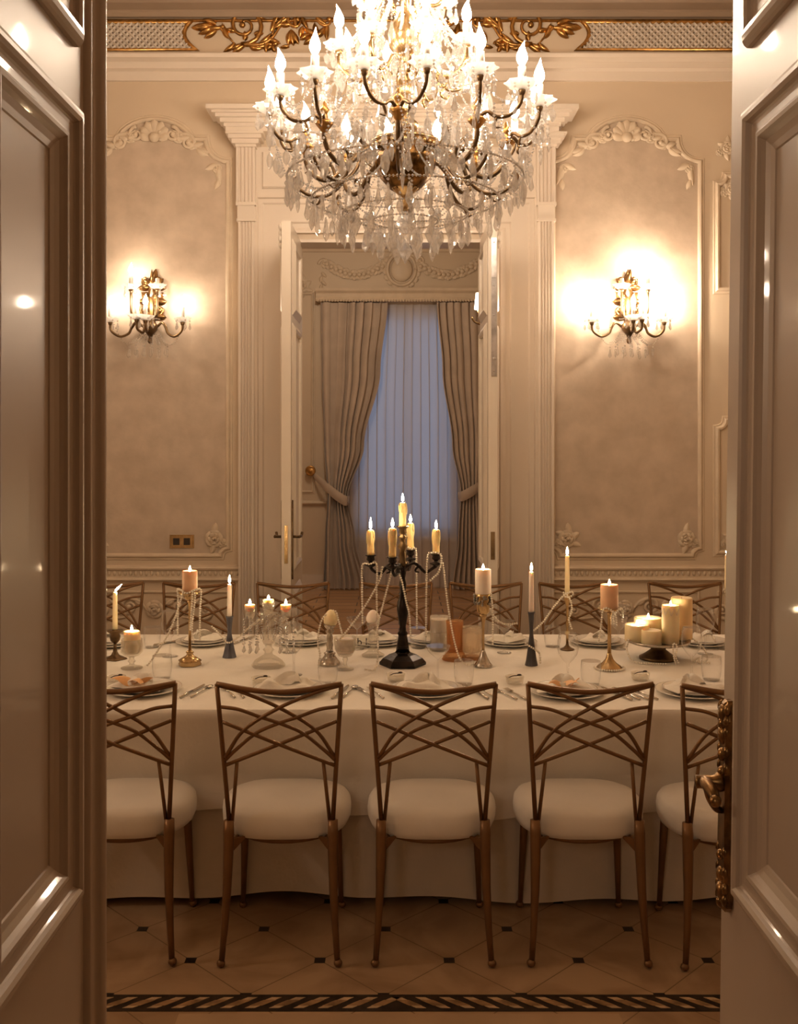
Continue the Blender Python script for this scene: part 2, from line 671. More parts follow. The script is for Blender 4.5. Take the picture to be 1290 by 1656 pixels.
def rosette(mb, c, r, y, mi=0):
    for k in range(5):
        bract(mb, c, 2 * pi * k / 5 + .2, r, r * 1.15, r * .30, y, mi)
    for k in range(5):
        bract(mb, c, 2 * pi * k / 5 + .85, r * .66, r * .8, r * .50, y - r * .04, mi)
    for k in range(3):
        bract(mb, c, 2 * pi * k / 3, r * .36, r * .5, r * .62, y - r * .1, mi)
    mb.ell((c[0], y - r * .5, c[1]), (r * .17, r * .16, r * .17), 8, 6, mi=mi)


def crest(mb, c, w, y):
    """Shell, C-scrolls and trailing leaves for the top of a panel."""
    x, z = c
    for k in range(7):
        bract(mb, (x, z - .005), R(6 + 28 * k), .095 + .02 * sin(pi * k / 6), .062, .028, y)
    mb.ell((x, y - .015, z - .005), (.036, .026, .034), 10, 6)
    scroll(mb, (x + .03, z + .03), .05, -pi / 2, 1.2, .013, .006, y)
    for s in (-1, 1):
        scroll(mb, (x + s * .115, z + .015), .05, pi / 2, s * -1.3, .014, .006, y)
        scroll(mb, (x + s * w * .36, z - .035), .05, pi / 2, s * -1.4, .014, .006, y, tail=[(x + s * .12, z + .04), (x + s * w * .27, z + .02)])
        for q in range(5):
            t = .20 + .07 * q
            petal(mb, (x + s * w * t, z + .01 - .022 * q), (R(-35) if s > 0 else R(215)) + s * R(30) * (q % 2), .075, .05, .022, y, 0, .5 * s)
        petal(mb, (x + s * w * .46, z - .075), R(-50) if s > 0 else R(230), .085, .045, .020, y, 0, .6 * s)
        rosette(mb, (x + s * w * .26, z - .002), .042, y)
        rosette(mb, (x + s * w * .40, z - .055), .030, y)


def corner_rose(mb, c, s, y, r=.075):
    for k, a in enumerate((15, 75, 140, -40, 205, 265)):
        petal(mb, (c[0] + .4 * r * cos(R(a)), c[1] + .4 * r * sin(R(a))), R(a) if s > 0 else R(180 - a), r * (.95 if k % 2 else .75), r * .62, r * .22, y + .002, 0, .6 * s)
    rosette(mb, c, r * .78, y)
    rosette(mb, (c[0] - s * r * .8, c[1] - r * .45), r * .45, y)


def corner_drop(mb, c, s, y):
    petal(mb, c, R(180) if s > 0 else 0, .09, .045, .016, y, 0, .6 * s)
    petal(mb, c, R(-95), .13, .045, .016, y, 0, .4 * s)
    petal(mb, (c[0], c[1] - .09), R(-100), .07, .04, .014, y, 0, -.4 * s)
    rosette(mb, (c[0] - s * .01, c[1] - .02), .032, y)


def arched_panel(cx, hw, zb, zs, zt, notch=.13, arch=.235):
    """Clockwise outline of a boiserie panel: scalloped corners, an arched top."""
    zh = zs + notch
    rise = zt - zh
    p = [(cx - hw, zb + .05), (cx - hw, zs)]
    p += arc(cx - hw, zh, notch, 270, 360, 7)[1:-1] if False else [(cx - hw + notch * (1 - cos(R(a))) * 1.0, zs + notch * sin(R(a))) for a in ()]
    # concave quarter round: from (cx-hw, zs) to (cx-hw+notch, zh)
    p += [(cx - hw + notch * sin(R(a)), zh - notch * cos(R(a))) for a in range(12, 90, 13)]
    p += [(cx - hw + notch, zh), (cx - arch, zh)]
    p += [(cx + arch * t, zh + rise * (1 - t * t) ** .62) for t in [-.97, -.88, -.74, -.56, -.36, -.12, .12, .36, .56, .74, .88, .97]]
    p += [(cx + arch, zh), (cx + hw - notch, zh)]
    p += [(cx + hw - notch * sin(R(a)), zh - notch * cos(R(a))) for a in range(77, 10, -13)][::1]
    p += [(cx + hw, zs), (cx + hw, zb + .05)]
    p += [(cx + hw - .05 * sin(R(a)), zb + .05 * (1 - cos(R(a))) * 0 + .05 * cos(R(a))) for a in (25, 65)]
    p += [(cx + hw - .05, zb), (cx - hw + .05, zb)]
    p += [(cx - hw + .05 * sin(R(a)), zb + .05 * cos(R(a))) for a in (65, 25)]
    return p


def fill_panel(name, path, y, m, parent):
    """A thin sheet of wallpaper inside an outline."""
    n = len(path)
    vs = [(a, y, b) for a, b in path] + [(a, y + .003, b) for a, b in path]
    fs = [tuple(range(n))[::-1], tuple(range(n, 2 * n))] + [(i, (i + 1) % n, n + (i + 1) % n, n + i) for i in range(n)]
    return struct(name, MB().add(vs, fs, 0, False), m, None, parent)


for cx in (bx(250), bx(1012.5)):
    path = arched_panel(cx, .475, .985, bz(262), bz(193), notch=.145, arch=.235)
    fill_panel('wallpaper_panel', path, YB - .004, M['paper'], wall_back)
    wall_mould('panel_moulding', path)
    mb = MB()
    crest(mb, (cx, bz(222)), .60, YB - .004)
    struct('panel_crest', mb, M['relief'], None, wall_back)
    for s in (-1, 1):
        mb = MB()
        corner_rose(mb, (cx + s * .385, 1.095), -s, YB - .004)
        struct('corner_rosette', mb, M['relief'], None, wall_back)
        mb = MB()
        corner_drop(mb, (cx + s * .415, bz(268)), s, YB - .004)
        struct('corner_leaf', mb, M['relief'], None, wall_back)
# narrow panels at the right end of the wall, upper and lower, and their mirror at the left
for s in (-1, 1):
    xc = 2.42 if s > 0 else -2.46
    for (z0, z1) in ((bz(468), bz(285)), (bz(893), bz(680))):
        q = .055
        p = [(xc - .36, z0 + q), (xc - .36, z1 - q), (xc - .36 + .02, z1 - q), (xc - .36 + q, z1), (xc + .36 - q, z1), (xc + .36 - .02, z1 - q), (xc + .36, z1 - q),
             (xc + .36, z0 + q), (xc + .36 - q, z0 + q * .8), (xc + .36 - q, z0), (xc - .36 + q, z0), (xc - .36 + q * .9, z0 + q * .5)]
        p = [(xc - .36, z0), (xc - .36, z1 - q)] + [(xc - .36 + q * sin(R(a)), z1 - q * cos(R(a))) for a in (20, 45, 70)] + [(xc - .36 + q, z1), (xc + .36 - q, z1)] + \
            [(xc + .36 - q * sin(R(a)), z1 - q * cos(R(a))) for a in (70, 45, 20)] + [(xc + .36, z1 - q), (xc + .36, z0), (xc + .25, z0)] + \
            [(xc + .25 - .25 * t, z0 + .06 * sin(pi * t) ** .5) for t in (.02, .15, .5)] + [(xc - .25 + .25 * (1 - t), z0 + .06 * sin(pi * t) ** .5) for t in (.5, .85, .98)][1:] + [(xc - .25, z0)]
        wall_mould('narrow_panel_moulding', p)
    mb = MB()
    corner_rose(mb, (xc - s * .27, bz(306)), s, YB - .002, .06)
    corner_rose(mb, (xc - s * .30, bz(240)), s, YB - .002, .06)
    corner_rose(mb, (xc - s * .27, 1.09), s, YB - .002, .06)
    struct('narrow_panel_flower', mb, M['relief'], None, wall_back)

# dado rail: two fillets and an egg-and-dart band
mb = MB()
x0, x1 = bx(868) + .1, XW
rails = [(-XW, bx(388)), (bx(893), XW)]
DADO = [(0, 0), (0, .016), (.012, .026), (.022, .022), (.026, .012), (.070, .012), (.074, .022), (.086, .028), (.098, .020), (.104, 0)]
for k, (a, b) in enumerate(rails):
    mb = MB().mould([(a, bz(940)), (b, bz(940))], DADO, o=(0, YB, 0), closed=False)
    n = int((b - a) / .034)
    for i in range(n):
        mb.ell((a + (i + .5) * (b - a) / n, YB - .013, bz(927)), (.011, .007, .017), 6, 4)
    struct('trim_%d' % (k + 1), mb, M['relief'], 'dado rail with an egg and dart band on the %s of the doorway' % ('left', 'right')[k])
# wainscot panels with leaf swags below the rail
for cx in (-2.45, -1.58, 1.46, 2.42):
    w = .475 if abs(cx) < 2 else .36
    wall_mould('wainscot_moulding', [(cx - w, .18), (cx - w, bz(957)), (cx + w, bz(957)), (cx + w, .18)], THIN)
    mb = MB()
    z = bz(985)
    rosette(mb, (cx, z), .06, YB)
    for s in (-1, 1):
        scroll(mb, (cx + s * .16, z + .02), .055, pi / 2, -s * 1.4, .013, .006, YB, tail=[(cx + s * .03, z - .03), (cx + s * .09, z + .045)])
        scroll(mb, (cx + s * .33, z - .01), .05, -pi / 2, s * 1.4, .012, .006, YB, tail=[(cx + s * .18, z - .05), (cx + s * .26, z - .06)])
        for q in range(4):
            petal(mb, (cx + s * (.08 + .08 * q), z + .03 * (-1) ** q), R(20) if s > 0 else R(160), .07, .04, .016, YB, 0, .6 * s * (-1) ** q)
    struct('wainscot_swag', mb, M['relief'], None, wall_back)
# skirting
for k, (a, b) in enumerate(rails):
    struct('baseboard_%s' % ('left', 'right')[k], MB().mould([(a, 0), (b, 0)], [(0, 0), (0, .03), (.12, .03), (.14, .015), (.15, 0)], o=(0, YB, 0), closed=False), M['trimw'], 'tall white skirting on the %s of the doorway' % ('left', 'right')[k])

# cornice below the frieze, frieze, upper cornice
CORN = [(0, 0), (0, .02), (bz(118) - bz(132), .025), (bz(116) - bz(132), .06), (bz(106) - bz(132), .065), (bz(104) - bz(132), .12), (bz(99) - bz(132), .13), (bz(97) - bz(132), .085), (bz(93) - bz(132), .085), (bz(91) - bz(132), .05), (bz(88) - bz(132), .0)]
struct('trim_3', MB().mould([(-XW, bz(132)), (XW, bz(132))], CORN, o=(0, YB, 0), closed=False), M['trimw'], 'stepped white cornice under the gilded frieze')
UP = [(0, 0), (0, .03), (.02, .05), (.035, .05), (.05, .12), (.09, .19), (.13, .21), (.16, .30), (.28, .34), (.28, 0)]
struct('trim_4', MB().mould([(-XW, bz(30)), (XW, bz(30))], UP, o=(0, YB, 0), closed=False), M['cove'], 'deep taupe upper cornice below the ceiling')
mb = MB().mould([(-XW, bz(36)), (XW, bz(36))], [(0, 0), (0, .010), (.006, .016), (.016, .012), (.018, 0)], o=(0, YB, 0), closed=False, sm=True)
mb.mould([(-XW, bz(10)), (XW, bz(10))], [(0, .17), (.008, .19), (.02, .185), (.026, .16)], o=(0, YB, 0), closed=False, sm=True)
frieze_line = struct('frieze_gilt_line', mb, M['gilt'], 'thin gilded line along the top of the frieze', wall_back)

FCX = bx(625)
ZF0, ZF1 = bz(81), bz(37)


def lattice_panel(sgn):
    """A lattice panel; the end next to the scrollwork bows outwards as a gilded bracket."""
    xin = bx(312) if sgn < 0 else bx(938)
    xout = sgn * XW
    zm = (ZF0 + ZF1) / 2
    hz = (ZF1 - ZF0) / 2
    inner = [(xin + sgn * (.055 * (1 - t * t) - .02 * max(0, -t) + .02 * max(0, t)), zm + hz * t) for t in [-1, -.8, -.55, -.25, 0, .3, .6, .85, 1]]
    if sgn < 0:
        path = [(xout, ZF0), (xout, ZF1)] + inner[::-1]
    else:
        path = inner + [(xout, ZF1), (xout, ZF0)]
    fill_panel('lattice_backing', path, YB - .003, M['latticeback'], wall_back)
    mb = MB()
    step = .041
    a, b = sorted((xin, xout))
    n = int((b - a + 2 * hz) / step)
    for i in range(n + 2):
        for d in (-1, 1):
            xs = a - 2 * hz + i * step if d > 0 else a + i * step
            keep = []
            for q in range(41):
                x, z = xs + d * 2 * hz * q / 40, lerp(ZF0, ZF1, q / 40)
                t = (z - zm) / hz
                edge = xin + sgn * (.055 * (1 - t * t) - .02 * max(0, -t) + .02 * max(0, t))
                if (x - edge) * sgn > .004 and (xout - x) * sgn > 0:
                    keep.append((x, z))
            if len(keep) < 3:
                continue
            p0, p1 = keep[0], keep[-1]
            mb.tube([(p0[0], YB - .012, p0[1]), (p1[0], YB - .012, p1[1])], .0105, 4, sm=False)
    struct('lattice_panel', mb, M['lattice'], None, wall_back)
    mb = MB().mould(path, [(-.014, 0), (-.012, .014), (0, .022), (.012, .014), (.014, 0)], o=(0, YB - .003, 0), closed=True, sm=True)
    struct('lattice_frame', mb, M['gilt'], 'gilded frame', wall_back)


lattice_panel(-1)
lattice_panel(1)


def gilt_scroll(s):
    """Half of the gilded rinceau: bud, big spiral, sweeping stems, leaves and a bell flower."""
    y = YB - .002
    mb = MB()

    def q(x, yy):                                  # photo pixels of the left half
        return (FCX + s * (625 - x) / 250.0, bz(yy))
    c = q(396, 42)
    f = -s
    a = (lambda d: R(d) if s < 0 else R(180 - d))
    # s = -1 draws on the left of the centre in q's mirrored sense; angles are for the left half
    L = (s < 0)

    def sc(cp, r, a0, turns, t0, t1, tail=None):
        scroll(mb, cp, r, R(a0) if L else R(180 - a0), turns if L else -turns, t0, t1, y, tail=tail)

    def pt(cp, ang, ln, w, curl=.4, t=.022):
        petal(mb, cp, R(ang) if L else R(180 - ang), ln, w, t, y, 0, curl if L else -curl)
    sc(c, .125, -100, 1.75, .016, .009, tail=[q(455, 40), q(440, 62), q(420, 73)])
    # bud at the end
    sc(q(360, 44), .02, 180, .4, .012, .006, tail=[q(378, 70), q(366, 56)])
    for k, (x, yy, an, ln) in enumerate([(356, 46, 178, .11), (350, 40, 150, .09), (350, 50, 205, .09), (338, 44, 180, .10), (345, 44, 165, .10), (345, 46, 195, .10), (330, 43, 180, .08)]):
        pt(q(x, yy), an, ln, .045, .3)
    # acanthus leaves along the stem
    for k, (x, yy, an, ln, cu) in enumerate([(370, 62, 130, .10, -.6), (366, 24, 95, .08, .8), (372, 28, 60, .09, .8), (380, 70, 235, .09, -.6), (390, 72, 215, .08, -.4), (396, 74, 200, .10, .5), (404, 75, 330, .08, .6), (412, 76, 350, .08, .6),
                                              (420, 70, 20, .10, .7), (426, 66, 300, .08, -.6), (432, 60, 320, .09, .5), (438, 52, 60, .11, .6), (442, 46, 20, .10, .5), (446, 36, 80, .08, -.6), (452, 40, 350, .09, .5), (470, 28, 200, .10, .5), (462, 24, 230, .09, .6),
                                              (470, 24, 20, .10, -.4), (478, 22, 260, .10, .5), (486, 20, 280, .12, .5), (500, 18, 10, .12, -.6), (470, 18, 160, .10, .4), (436, 24, 190, .10, .5), (425, 20, 170, .09, -.5), (510, 24, 300, .10, .6), (520, 22, 330, .11, .6),
                                              (395, 66, 70, .06, .6), (380, 52, 150, .06, .5), (411, 56, 20, .06, -.5), (530, 40, 250, .10, .6), (545, 50, 280, .09, .6), (490, 44, 240, .07, .5), (500, 56, 200, .07, .4)]):
        pt(q(x, yy), an, ln, .040, cu, .020)
    sc(q(480, 34), .07, 120, .8, .014, .006, tail=[q(440, 58), q(448, 40)])
    sc(q(530, 32), .09, 90, .75, .015, .006, tail=[q(455, 36), q(475, 18), q(505, 14)])
    sc(q(452, 20), .045, 40, 1.0, .011, .005)
    # bell flower
    for an in (250, 270, 290):
        pt(q(471, 50), an, .10, .05, .3, .03)
    sc(q(446, 72), .022, 0, .9, .009, .005)
    for an in (160, 210, 280, 20):
        pt(q(441, 74), an, .05, .035, .4)
    pt(q(468, 76), 175, .06, .03)
    for an in (80, 130, 200, 30):
        pt(q(510, 60), an, .09, .045, .5)
    return mb


struct('frieze_scrollwork', gilt_scroll(-1), M['gilt'], 'gilded scrolling leaves on the left half of the frieze', wall_back)
struct('frieze_scrollwork', gilt_scroll(1), M['gilt'], 'gilded scrolling leaves on the right half of the frieze', wall_back)

# ------------------------------------------------------------------ the door surround
def fluted(xa, xb, z0, z1, y, depth):
    mb = MB()
    n = 4
    w = (xb - xa)
    prof = [(0, 0), (0, depth)]
    m = .012
    fw = (w - 2 * m) / n
    for i in range(n):
        a = m + i * fw
        prof += [(a + fw * .12, depth), (a + fw * .25, depth - .008), (a + fw * .5, depth - .012), (a + fw * .75, depth - .008), (a + fw * .88, depth)]
    prof += [(w, depth), (w, 0)]
    vs = [(xa + u, y - h, z) for z in (z0, z1) for u, h in prof]
    k = len(prof)
    fs = [(i, i + 1, k + i + 1, k + i) for i in range(k - 1)] + [tuple(range(k))[::-1], tuple(range(k, 2 * k))]
    return mb.add(vs, fs, 0, False)


sur = MB()
for xa, xb in ((bx(388), bx(413)), (bx(868), bx(893))):
    p = fluted(xa, xb, .22, bz(362), YB, .07)
    p2 = fluted(xa - .012, xb + .008, bz(332), bz(244), YB, .085)
    for q in (p, p2):
        sur.add(q.v, q.f, 0, False)
    sur.box((xa - .01, YB - .085, bz(362)), (xb + .01, YB, bz(358))).box((xa - .005, YB - .078, bz(358)), (xb + .005, YB, bz(337))).box((xa - .014, YB - .09, bz(337)), (xb + .014, YB, bz(332)))
    sur.box((xa - .02, YB - .09, 0), (xb + .02, YB, .22))
    # little capital
    for k, (z0, z1, e) in enumerate(((244, 240, .015), (240, 233, .035), (233, 227, .055), (227, 224, .07))):
        sur.box((xa - e, YB - .08 - e, bz(z0)), (xb + e, YB, bz(z1)))
# crown of the entablature
cl, cr = bx(345), bx(924)
for z0, z1, e in ((224, 217, .105), (217, 212, .095), (212, 205, .075), (205, 200, .050), (200, 197, .030), (197, 190, .0)):
    sur.box((cl + e, YB - .26 + e, bz(z0)), (cr - e, YB, bz(z1)))
struct('trim_5', sur, M['trimw'], 'white fluted pilasters and crown of the doorway surround')
cas = MB()
co = [(bx(413), 0), (bx(413), bz(318)), (bx(868), bz(318)), (bx(868), 0)]
CAS = [(0, 0), (0, .055), (-.018, .055), (-.024, .040), (-.05, .040), (-.06, .032), (-.17, .032), (-.18, .022), (-.205, .022), (-.225, .03), (-.24, .03), (-.24, 0)]
cas.mould(co, CAS, o=(0, YB, 0), closed=False)
cas.box((bx(413), YB - .05, bz(318)), (bx(868), YB, bz(312)))
cas.box((bx(413), YB - .03, bz(312)), (bx(868), YB, bz(240)))
struct('trim_6', cas, M['trimw'], 'white moulded casing around the doorway')
fr = MB()
a, b, c, d = bx(427), bx(854), bz(305), bz(250)
fr.mould([(a, c), (a, d), (b, d), (b, c)], THIN, o=(0, YB - .03, 0))
for xx in (a + .07, b - .07):
    fr.box((xx - .07, YB - .05, c), (xx + .07, YB - .03, d))
struct('overdoor_panel', fr, M['trimw'], None, wall_back)
# lining of the opening and the transom bar
lin = MB()
lin.box((OXL - .0, YB, 0), (OXL + .02, YB + .2, OZ)).box((OXR - .02, YB, 0), (OXR, YB + .2, OZ)).box((OXL, YB, OZ - .02), (OXR, YB + .2, OZ))
struct('trim_7', lin, M['trimw'], 'white lining of the doorway opening')


# ------------------------------------------------------------------ the open leaves of the far doorway
def back_leaf(name, xa, xb, inner, label):
    """A leaf standing open towards the camera; INNER is the side (+1/-1) that faces the opening."""
    y0, y1, z1 = 5.78, YB - .07, 3.0
    o = MB().box((xa, y0, .012), (xb, y1, z1)).build(name, M['leafpaint'])
    tag(o, label, None, None, 'structure')
    xf = xb if inner > 0 else xa
    xo = xa if inner > 0 else xb
    for face, nrm in ((xf, inner), (xo, -inner)):
        for (za, zb) in ((.16, .82), (.98, bz(548)), (bz(520), 2.88)):
            MB_ = MB().mould([(y0 + .11, za), (y0 + .11, zb), (y1 - .11, zb), (y1 - .11, za)], [(-.02, 0), (-.016, .014), (0, .02), (.014, .012), (.03, .004), (.034, 0)], o=(face, 0, 0), U=(0, 1, 0), V=(0, 0, 1), N=(nrm, 0, 0))
            MB_.build('panel_moulding', M['leafpaint'], o)
    return o


door_3 = back_leaf('door_3', -.682, -.628, 1, 'left leaf of the far double doorway, open, with a brass lock on its edge')
door_4 = back_leaf('door_4', .518, .572, -1, 'right leaf of the far double doorway, open, with a steel bolt on its edge')


def lever(mb, o, side, y0):
    """Door lever on the face at x=o, standing out to SIDE."""
    mb.tube([(o, y0, 0), (o + side * .045, y0, 0)], .008, 8)
    mb.tube(cat([(o + side * .045, y0 - .01, 0), (o + side * .048, y0 + .04, .002), (o + side * .046, y0 + .09, -.004), (o + side * .05, y0 + .105, .018)], 4), .008, 8)


def lock_set(leaf, xa, xb, z, faces):
    mb = MB().box(((xa + xb) / 2 - .010, 5.776, z - .13), ((xa + xb) / 2 + .010, 5.781, z + .09))
    mb.box(((xa + xb) / 2 - .007, 5.773, z + .01), ((xa + xb) / 2 + .007, 5.777, z + .04)).box(((xa + xb) / 2 - .007, 5.774, z - .08), ((xa + xb) / 2 + .007, 5.777, z - .02))
    mb.build('lock_faceplate', M['brass'], leaf)
    for side in faces:
        x = xb if side > 0 else xa
        mb = MB()
        pts = [(.0, -.23), (.012, -.22), (.016, -.20), (.012, -.185), (.018, -.17), (.018, .17), (.012, .185), (.017, .20), (.012, .225), (0, .235)]
        for s in (1,):
            vs = [(x + side * .008 * e, 5.84 + w * g, z + h) for e in (0, 1) for g in (1, -1) for (w, h) in pts]
            n = len(pts)
            idx = list(range(n)) + list(range(2 * n - 1, n - 1, -1))
            fs = [tuple(2 * n + i for i in idx), tuple(idx)[::-1]]
            m2 = len(idx)
            fs += [(idx[i], idx[(i + 1) % m2], 2 * n + idx[(i + 1) % m2], 2 * n + idx[i]) for i in range(m2)]
            mb.add(vs, fs, 0, False)
        mb.build('escutcheon', M['bronze'], leaf)
        mb = MB()
        lever(mb, x, side, 5.84)
        mb.v = [(a, b, c + z + .02) for a, b, c in mb.v]
        mb.build('door_handle', M['bronze'], leaf)


lock_set(door_3, -.682, -.628, pz(875, 5.78), (-1, 1))
mb = MB().box((.532, 5.775, pz(905, 5.78)), (.556, 5.781, pz(860, 5.78)))
mb.build('strike_plate', M['bronze'], door_4)
mb = MB()
zt, zb = pz(385, 5.78), pz(608, 5.78)
mb.box((.536, 5.774, zb), (.566, 5.781, zt)).box((.541, 5.768, pz(450, 5.78)), (.561, 5.776, pz(415, 5.78)))
for yy in (375, 462, 510, 600):
    mb.ell((.551, 5.773, pz(yy if yy > 390 else 392, 5.78)), (.005, .003, .005), 6, 4)
mb.lathe([(0, 0), (.010, 0), (.010, .006), (.004, .010), (0, .010)], 8, (.551, 5.774, pz(580, 5.78)), m=Matrix.Rotation(pi / 2, 3, 'X'))
mb.build('flush_bolt', M['steelbolt'], door_4)
# carved ornament on the outer top corner of each leaf
for leaf, x, s in ((door_3, -.684, -1), (door_4, .574, 1)):
    mb = MB()
    for k in range(4):
        mb.ell((x + s * .006, 5.80 + .012 * (k % 2), 2.97 - .035 * k), (.014, .018, .022), 7, 5)
    mb.build('carved_corner', M['leafpaint'], leaf)

# ------------------------------------------------------------------ the room beyond
YR = 11.9


def fx(x):
    return px(x, YR)


def fz(y):
    return pz(y, YR)


WX0, WX1, WZ0, WZ1 = fx(575), fx(738), .62, fz(503)
m_ = MB()
m_.box((-2.7, YR, 0), (WX0, YR + .25, 4.3)).box((WX1, YR, 0), (2.7, YR + .25, 4.3)).box((WX0, YR, 0), (WX1, YR + .25, WZ0)).box((WX0, YR, WZ1), (WX1, YR + .25, 4.3))
wall_far = struct('wall_far', m_, M['plaster'], 'window wall of the room beyond the doorway')
struct('wall_far_left', MB().box((-2.75, YB + .2, 0), (-2.65, YR, 4.3)), M['plaster'], 'left wall of the room beyond')
struct('wall_far_right', MB().box((1.35, YB + .2, 0), (1.45, YR, 4.3)), M['plaster'], 'right wall of the room beyond')
struct('ceiling_far', MB().box((-2.75, YB + .2, 4.22), (2.75, YR + .2, 4.3)), M['plaster'], 'ceiling of the room beyond')
mb = MB().mould([(-2.65, fz(408)), (1.35, fz(408))], [(0, 0), (0, .03), (.03, .05), (.05, .11), (.09, .16), (.16, .18), (.16, 0)], o=(0, YR, 0), closed=False)
for i in range(90):
    mb.ell((-2.6 + i * .044, YR - .03, fz(403)), (.014, .02, .02), 6, 4)
struct('trim_8', mb, M['relief'], 'moulded cornice of the room beyond')
# window: frame, mullion, pane
mb = MB()
for a in ((WX0, WX0 + .07), (WX1 - .07, WX1), ((WX0 + WX1) / 2 - .03, (WX0 + WX1) / 2 + .03)):
    mb.box((a[0], YR + .10, WZ0), (a[1], YR + .17, WZ1))
for a in ((WZ0, WZ0 + .08), (WZ1 - .08, WZ1)):
    mb.box((WX0, YR + .10, a[0]), (WX1, YR + .17, a[1]))
win = struct('window_1', mb, M['sillwood'], 'tall window behind the sheer curtain, dusk sky outside')
MB().box((WX0, YR + .13, WZ0), (WX1, YR + .137, WZ1)).build('window_pane', M['glass'], win)
MB().box((WX0 - .05, YR - .012, WZ0 - .05), (WX1 + .05, YR + .2, WZ0)).build('window_sill', M['sillwood'], win)
# garland of stucco over the window
mb = MB()
gc, gy = (fx(649), fz(436)), YR
for k in range(18):
    a = 2 * pi * k / 18
    bract(mb, (gc[0] + .15 * cos(a), gc[1] + .17 * sin(a)), a + .5, .085, .075, .03, gy)
mb.ell((gc[0], gy - .01, gc[1]), (.135, .05, .15), 16, 8)
mb.tube([(gc[0] + .17 * cos(2 * pi * k / 24), gy - .015, gc[1] + .19 * sin(2 * pi * k / 24)) for k in range(25)], .022, 7)
for s in (-1, 1):
    for k in range(13):
        t = (k + .5) / 13
        x = gc[0] + s * (.2 + .72 * t)
        z = gc[1] + .05 - .13 * sin(pi * t) + .03 * t
        for a in (60, 150, 260, 330):
            bract(mb, (x, z), R(a + 35 * k), .068, .07, .032, gy)
        mb.ell((x, gy - .02, z), (.03, .025, .03), 7, 5)
    scroll(mb, (gc[0] + s * .92, gc[1] + .06), .07, 0 if s > 0 else pi, s * 1.2, .018, .008, gy)
    for k in range(6):
        petal(mb, (gc[0] + s * .95, gc[1] - .03 - .05 * k), R(-90 + 25 * (-1) ** k), .08, .05, .025, gy, 0, .5)
    scroll(mb, (gc[0] + s * .22, gc[1] + .10), .05, pi / 2, -s * 1.2, .016, .007, gy)
struct('stucco_garland', mb, M['relief'], 'raised stucco garland with a central cartouche', wall_far)
# leaf ornament on the left of the window wall and a panel outline
wall_mould('far_panel_moulding', [(fx(330), 1.15), (fx(330), fz(475)), (fx(505), fz(475)), (fx(505), 1.15)], HALF_ROUND, y=YR, parent=wall_far)
mb = MB()
corner_rose(mb, (fx(488), fz(462)), 1, YR, .11)
scroll(mb, (fx(470), fz(450)), .07, 0, 1.3, .018, .008, YR)
struct('far_leaf_ornament', mb, M['relief'], None, wall_far)
struct('trim_9', MB().mould([(-2.65, fz(816)), (fx(528), fz(816))], [(0, 0), (0, .03), (.02, .045), (.04, .03), (.05, 0)], o=(0, YR, 0), closed=False), M['relief'], 'dado rail left of the far window')
struct('baseboard_far', MB().box((-2.65, YR - .02, 0), (1.35, YR, .16)), M['trimw'], 'skirting under the far window')

# curtains
pel = MB().mould([(fx(512), fz(490)), (fx(788), fz(490))], [(0, 0), (0, .16), (.02, .17), (.05, .15), (.09, .16), (.12, .19), (.15, .20), (.155, 0)], o=(0, YR, 0), closed=False)
for i in range(60):
    x = lerp(fx(516), fx(784), i / 59)
    pel.ell((x, YR - .165, fz(489)), (.012, .012, .02), 6, 4)
tag(pel.build('curtain_pelmet', M['relief']), 'moulded pelmet box over the far window curtains', 'pelmet')


def drape(name, edges, folds, amp, yb, m, label, nu=90, nv=60, seed=0, thick=0.0):
    """EDGES: list of (z, x_left, x_right, depth scale); the cloth hangs in folds between them."""
    rng = random.Random(seed)
    ph = [rng.uniform(-.95, .95) for _ in range(folds + 2)]

    def ev(z):
        for (za, la, ra, da), (zb, lb, rb, db) in zip(edges, edges[1:]):
            if za >= z >= zb:
                t = (za - z) / (za - zb)
                t = t * t * (3 - 2 * t)
                return lerp(la, lb, t), lerp(ra, rb, t), lerp(da, db, t)
        return edges[-1][1:]
    zt, zb = edges[0][0], edges[-1][0]

    def fn(u, v):
        z = lerp(zt, zb, v)
        l, r, d = ev(z)
        k = u * folds
        p = ph[int(k)] * (1 - k % 1) + ph[int(k) + 1] * (k % 1)
        w = sin(2 * pi * (k + .35 * p + .12 * sin(3 * v + p)))
        return (lerp(l, r, u + .25 / folds * sin(2 * pi * k + 1)), yb - d - amp * (.75 + .35 * p) * w * (.8 + .4 * v), z)
    return tag(MB().grid(fn, nu, nv).build(name, m), label, 'curtain')


ZT = fz(492)
ztie = fz(803)
cl_ = drape('curtain', [(ZT, fx(517), fx(624), 0), (fz(600), fx(519), fx(613), 0), (fz(720), fx(524), fx(588), .02), (ztie, fx(531), fx(563), .06), (fz(870), fx(526), fx(574), .05), (.01, fx(522), fx(590), .04)], 8, .052, YR - .13, M['drape'], 'long taupe curtain tied back on the left of the far window', seed=2)
cr_ = drape('curtain', [(ZT, fx(703), fx(800), 0), (fz(600), fx(712), fx(800), 0), (fz(720), fx(728), fx(795), .02), (fz(795), fx(742), fx(782), .06), (fz(870), fx(738), fx(788), .05), (.01, fx(728), fx(800), .04)], 8, .045, YR - .13, M['drape'], 'long taupe curtain tied back on the right of the far window', seed=5)
drape('sheer_curtain', [(ZT - .01, fx(560), fx(752), 0), (2.0, fx(548), fx(760), 0), (.012, fx(546), fx(762), 0)], 15, .022, YR - .045, M['sheer'], 'bluish sheer curtain hanging between the two taupe curtains', nu=150, nv=10, seed=9)


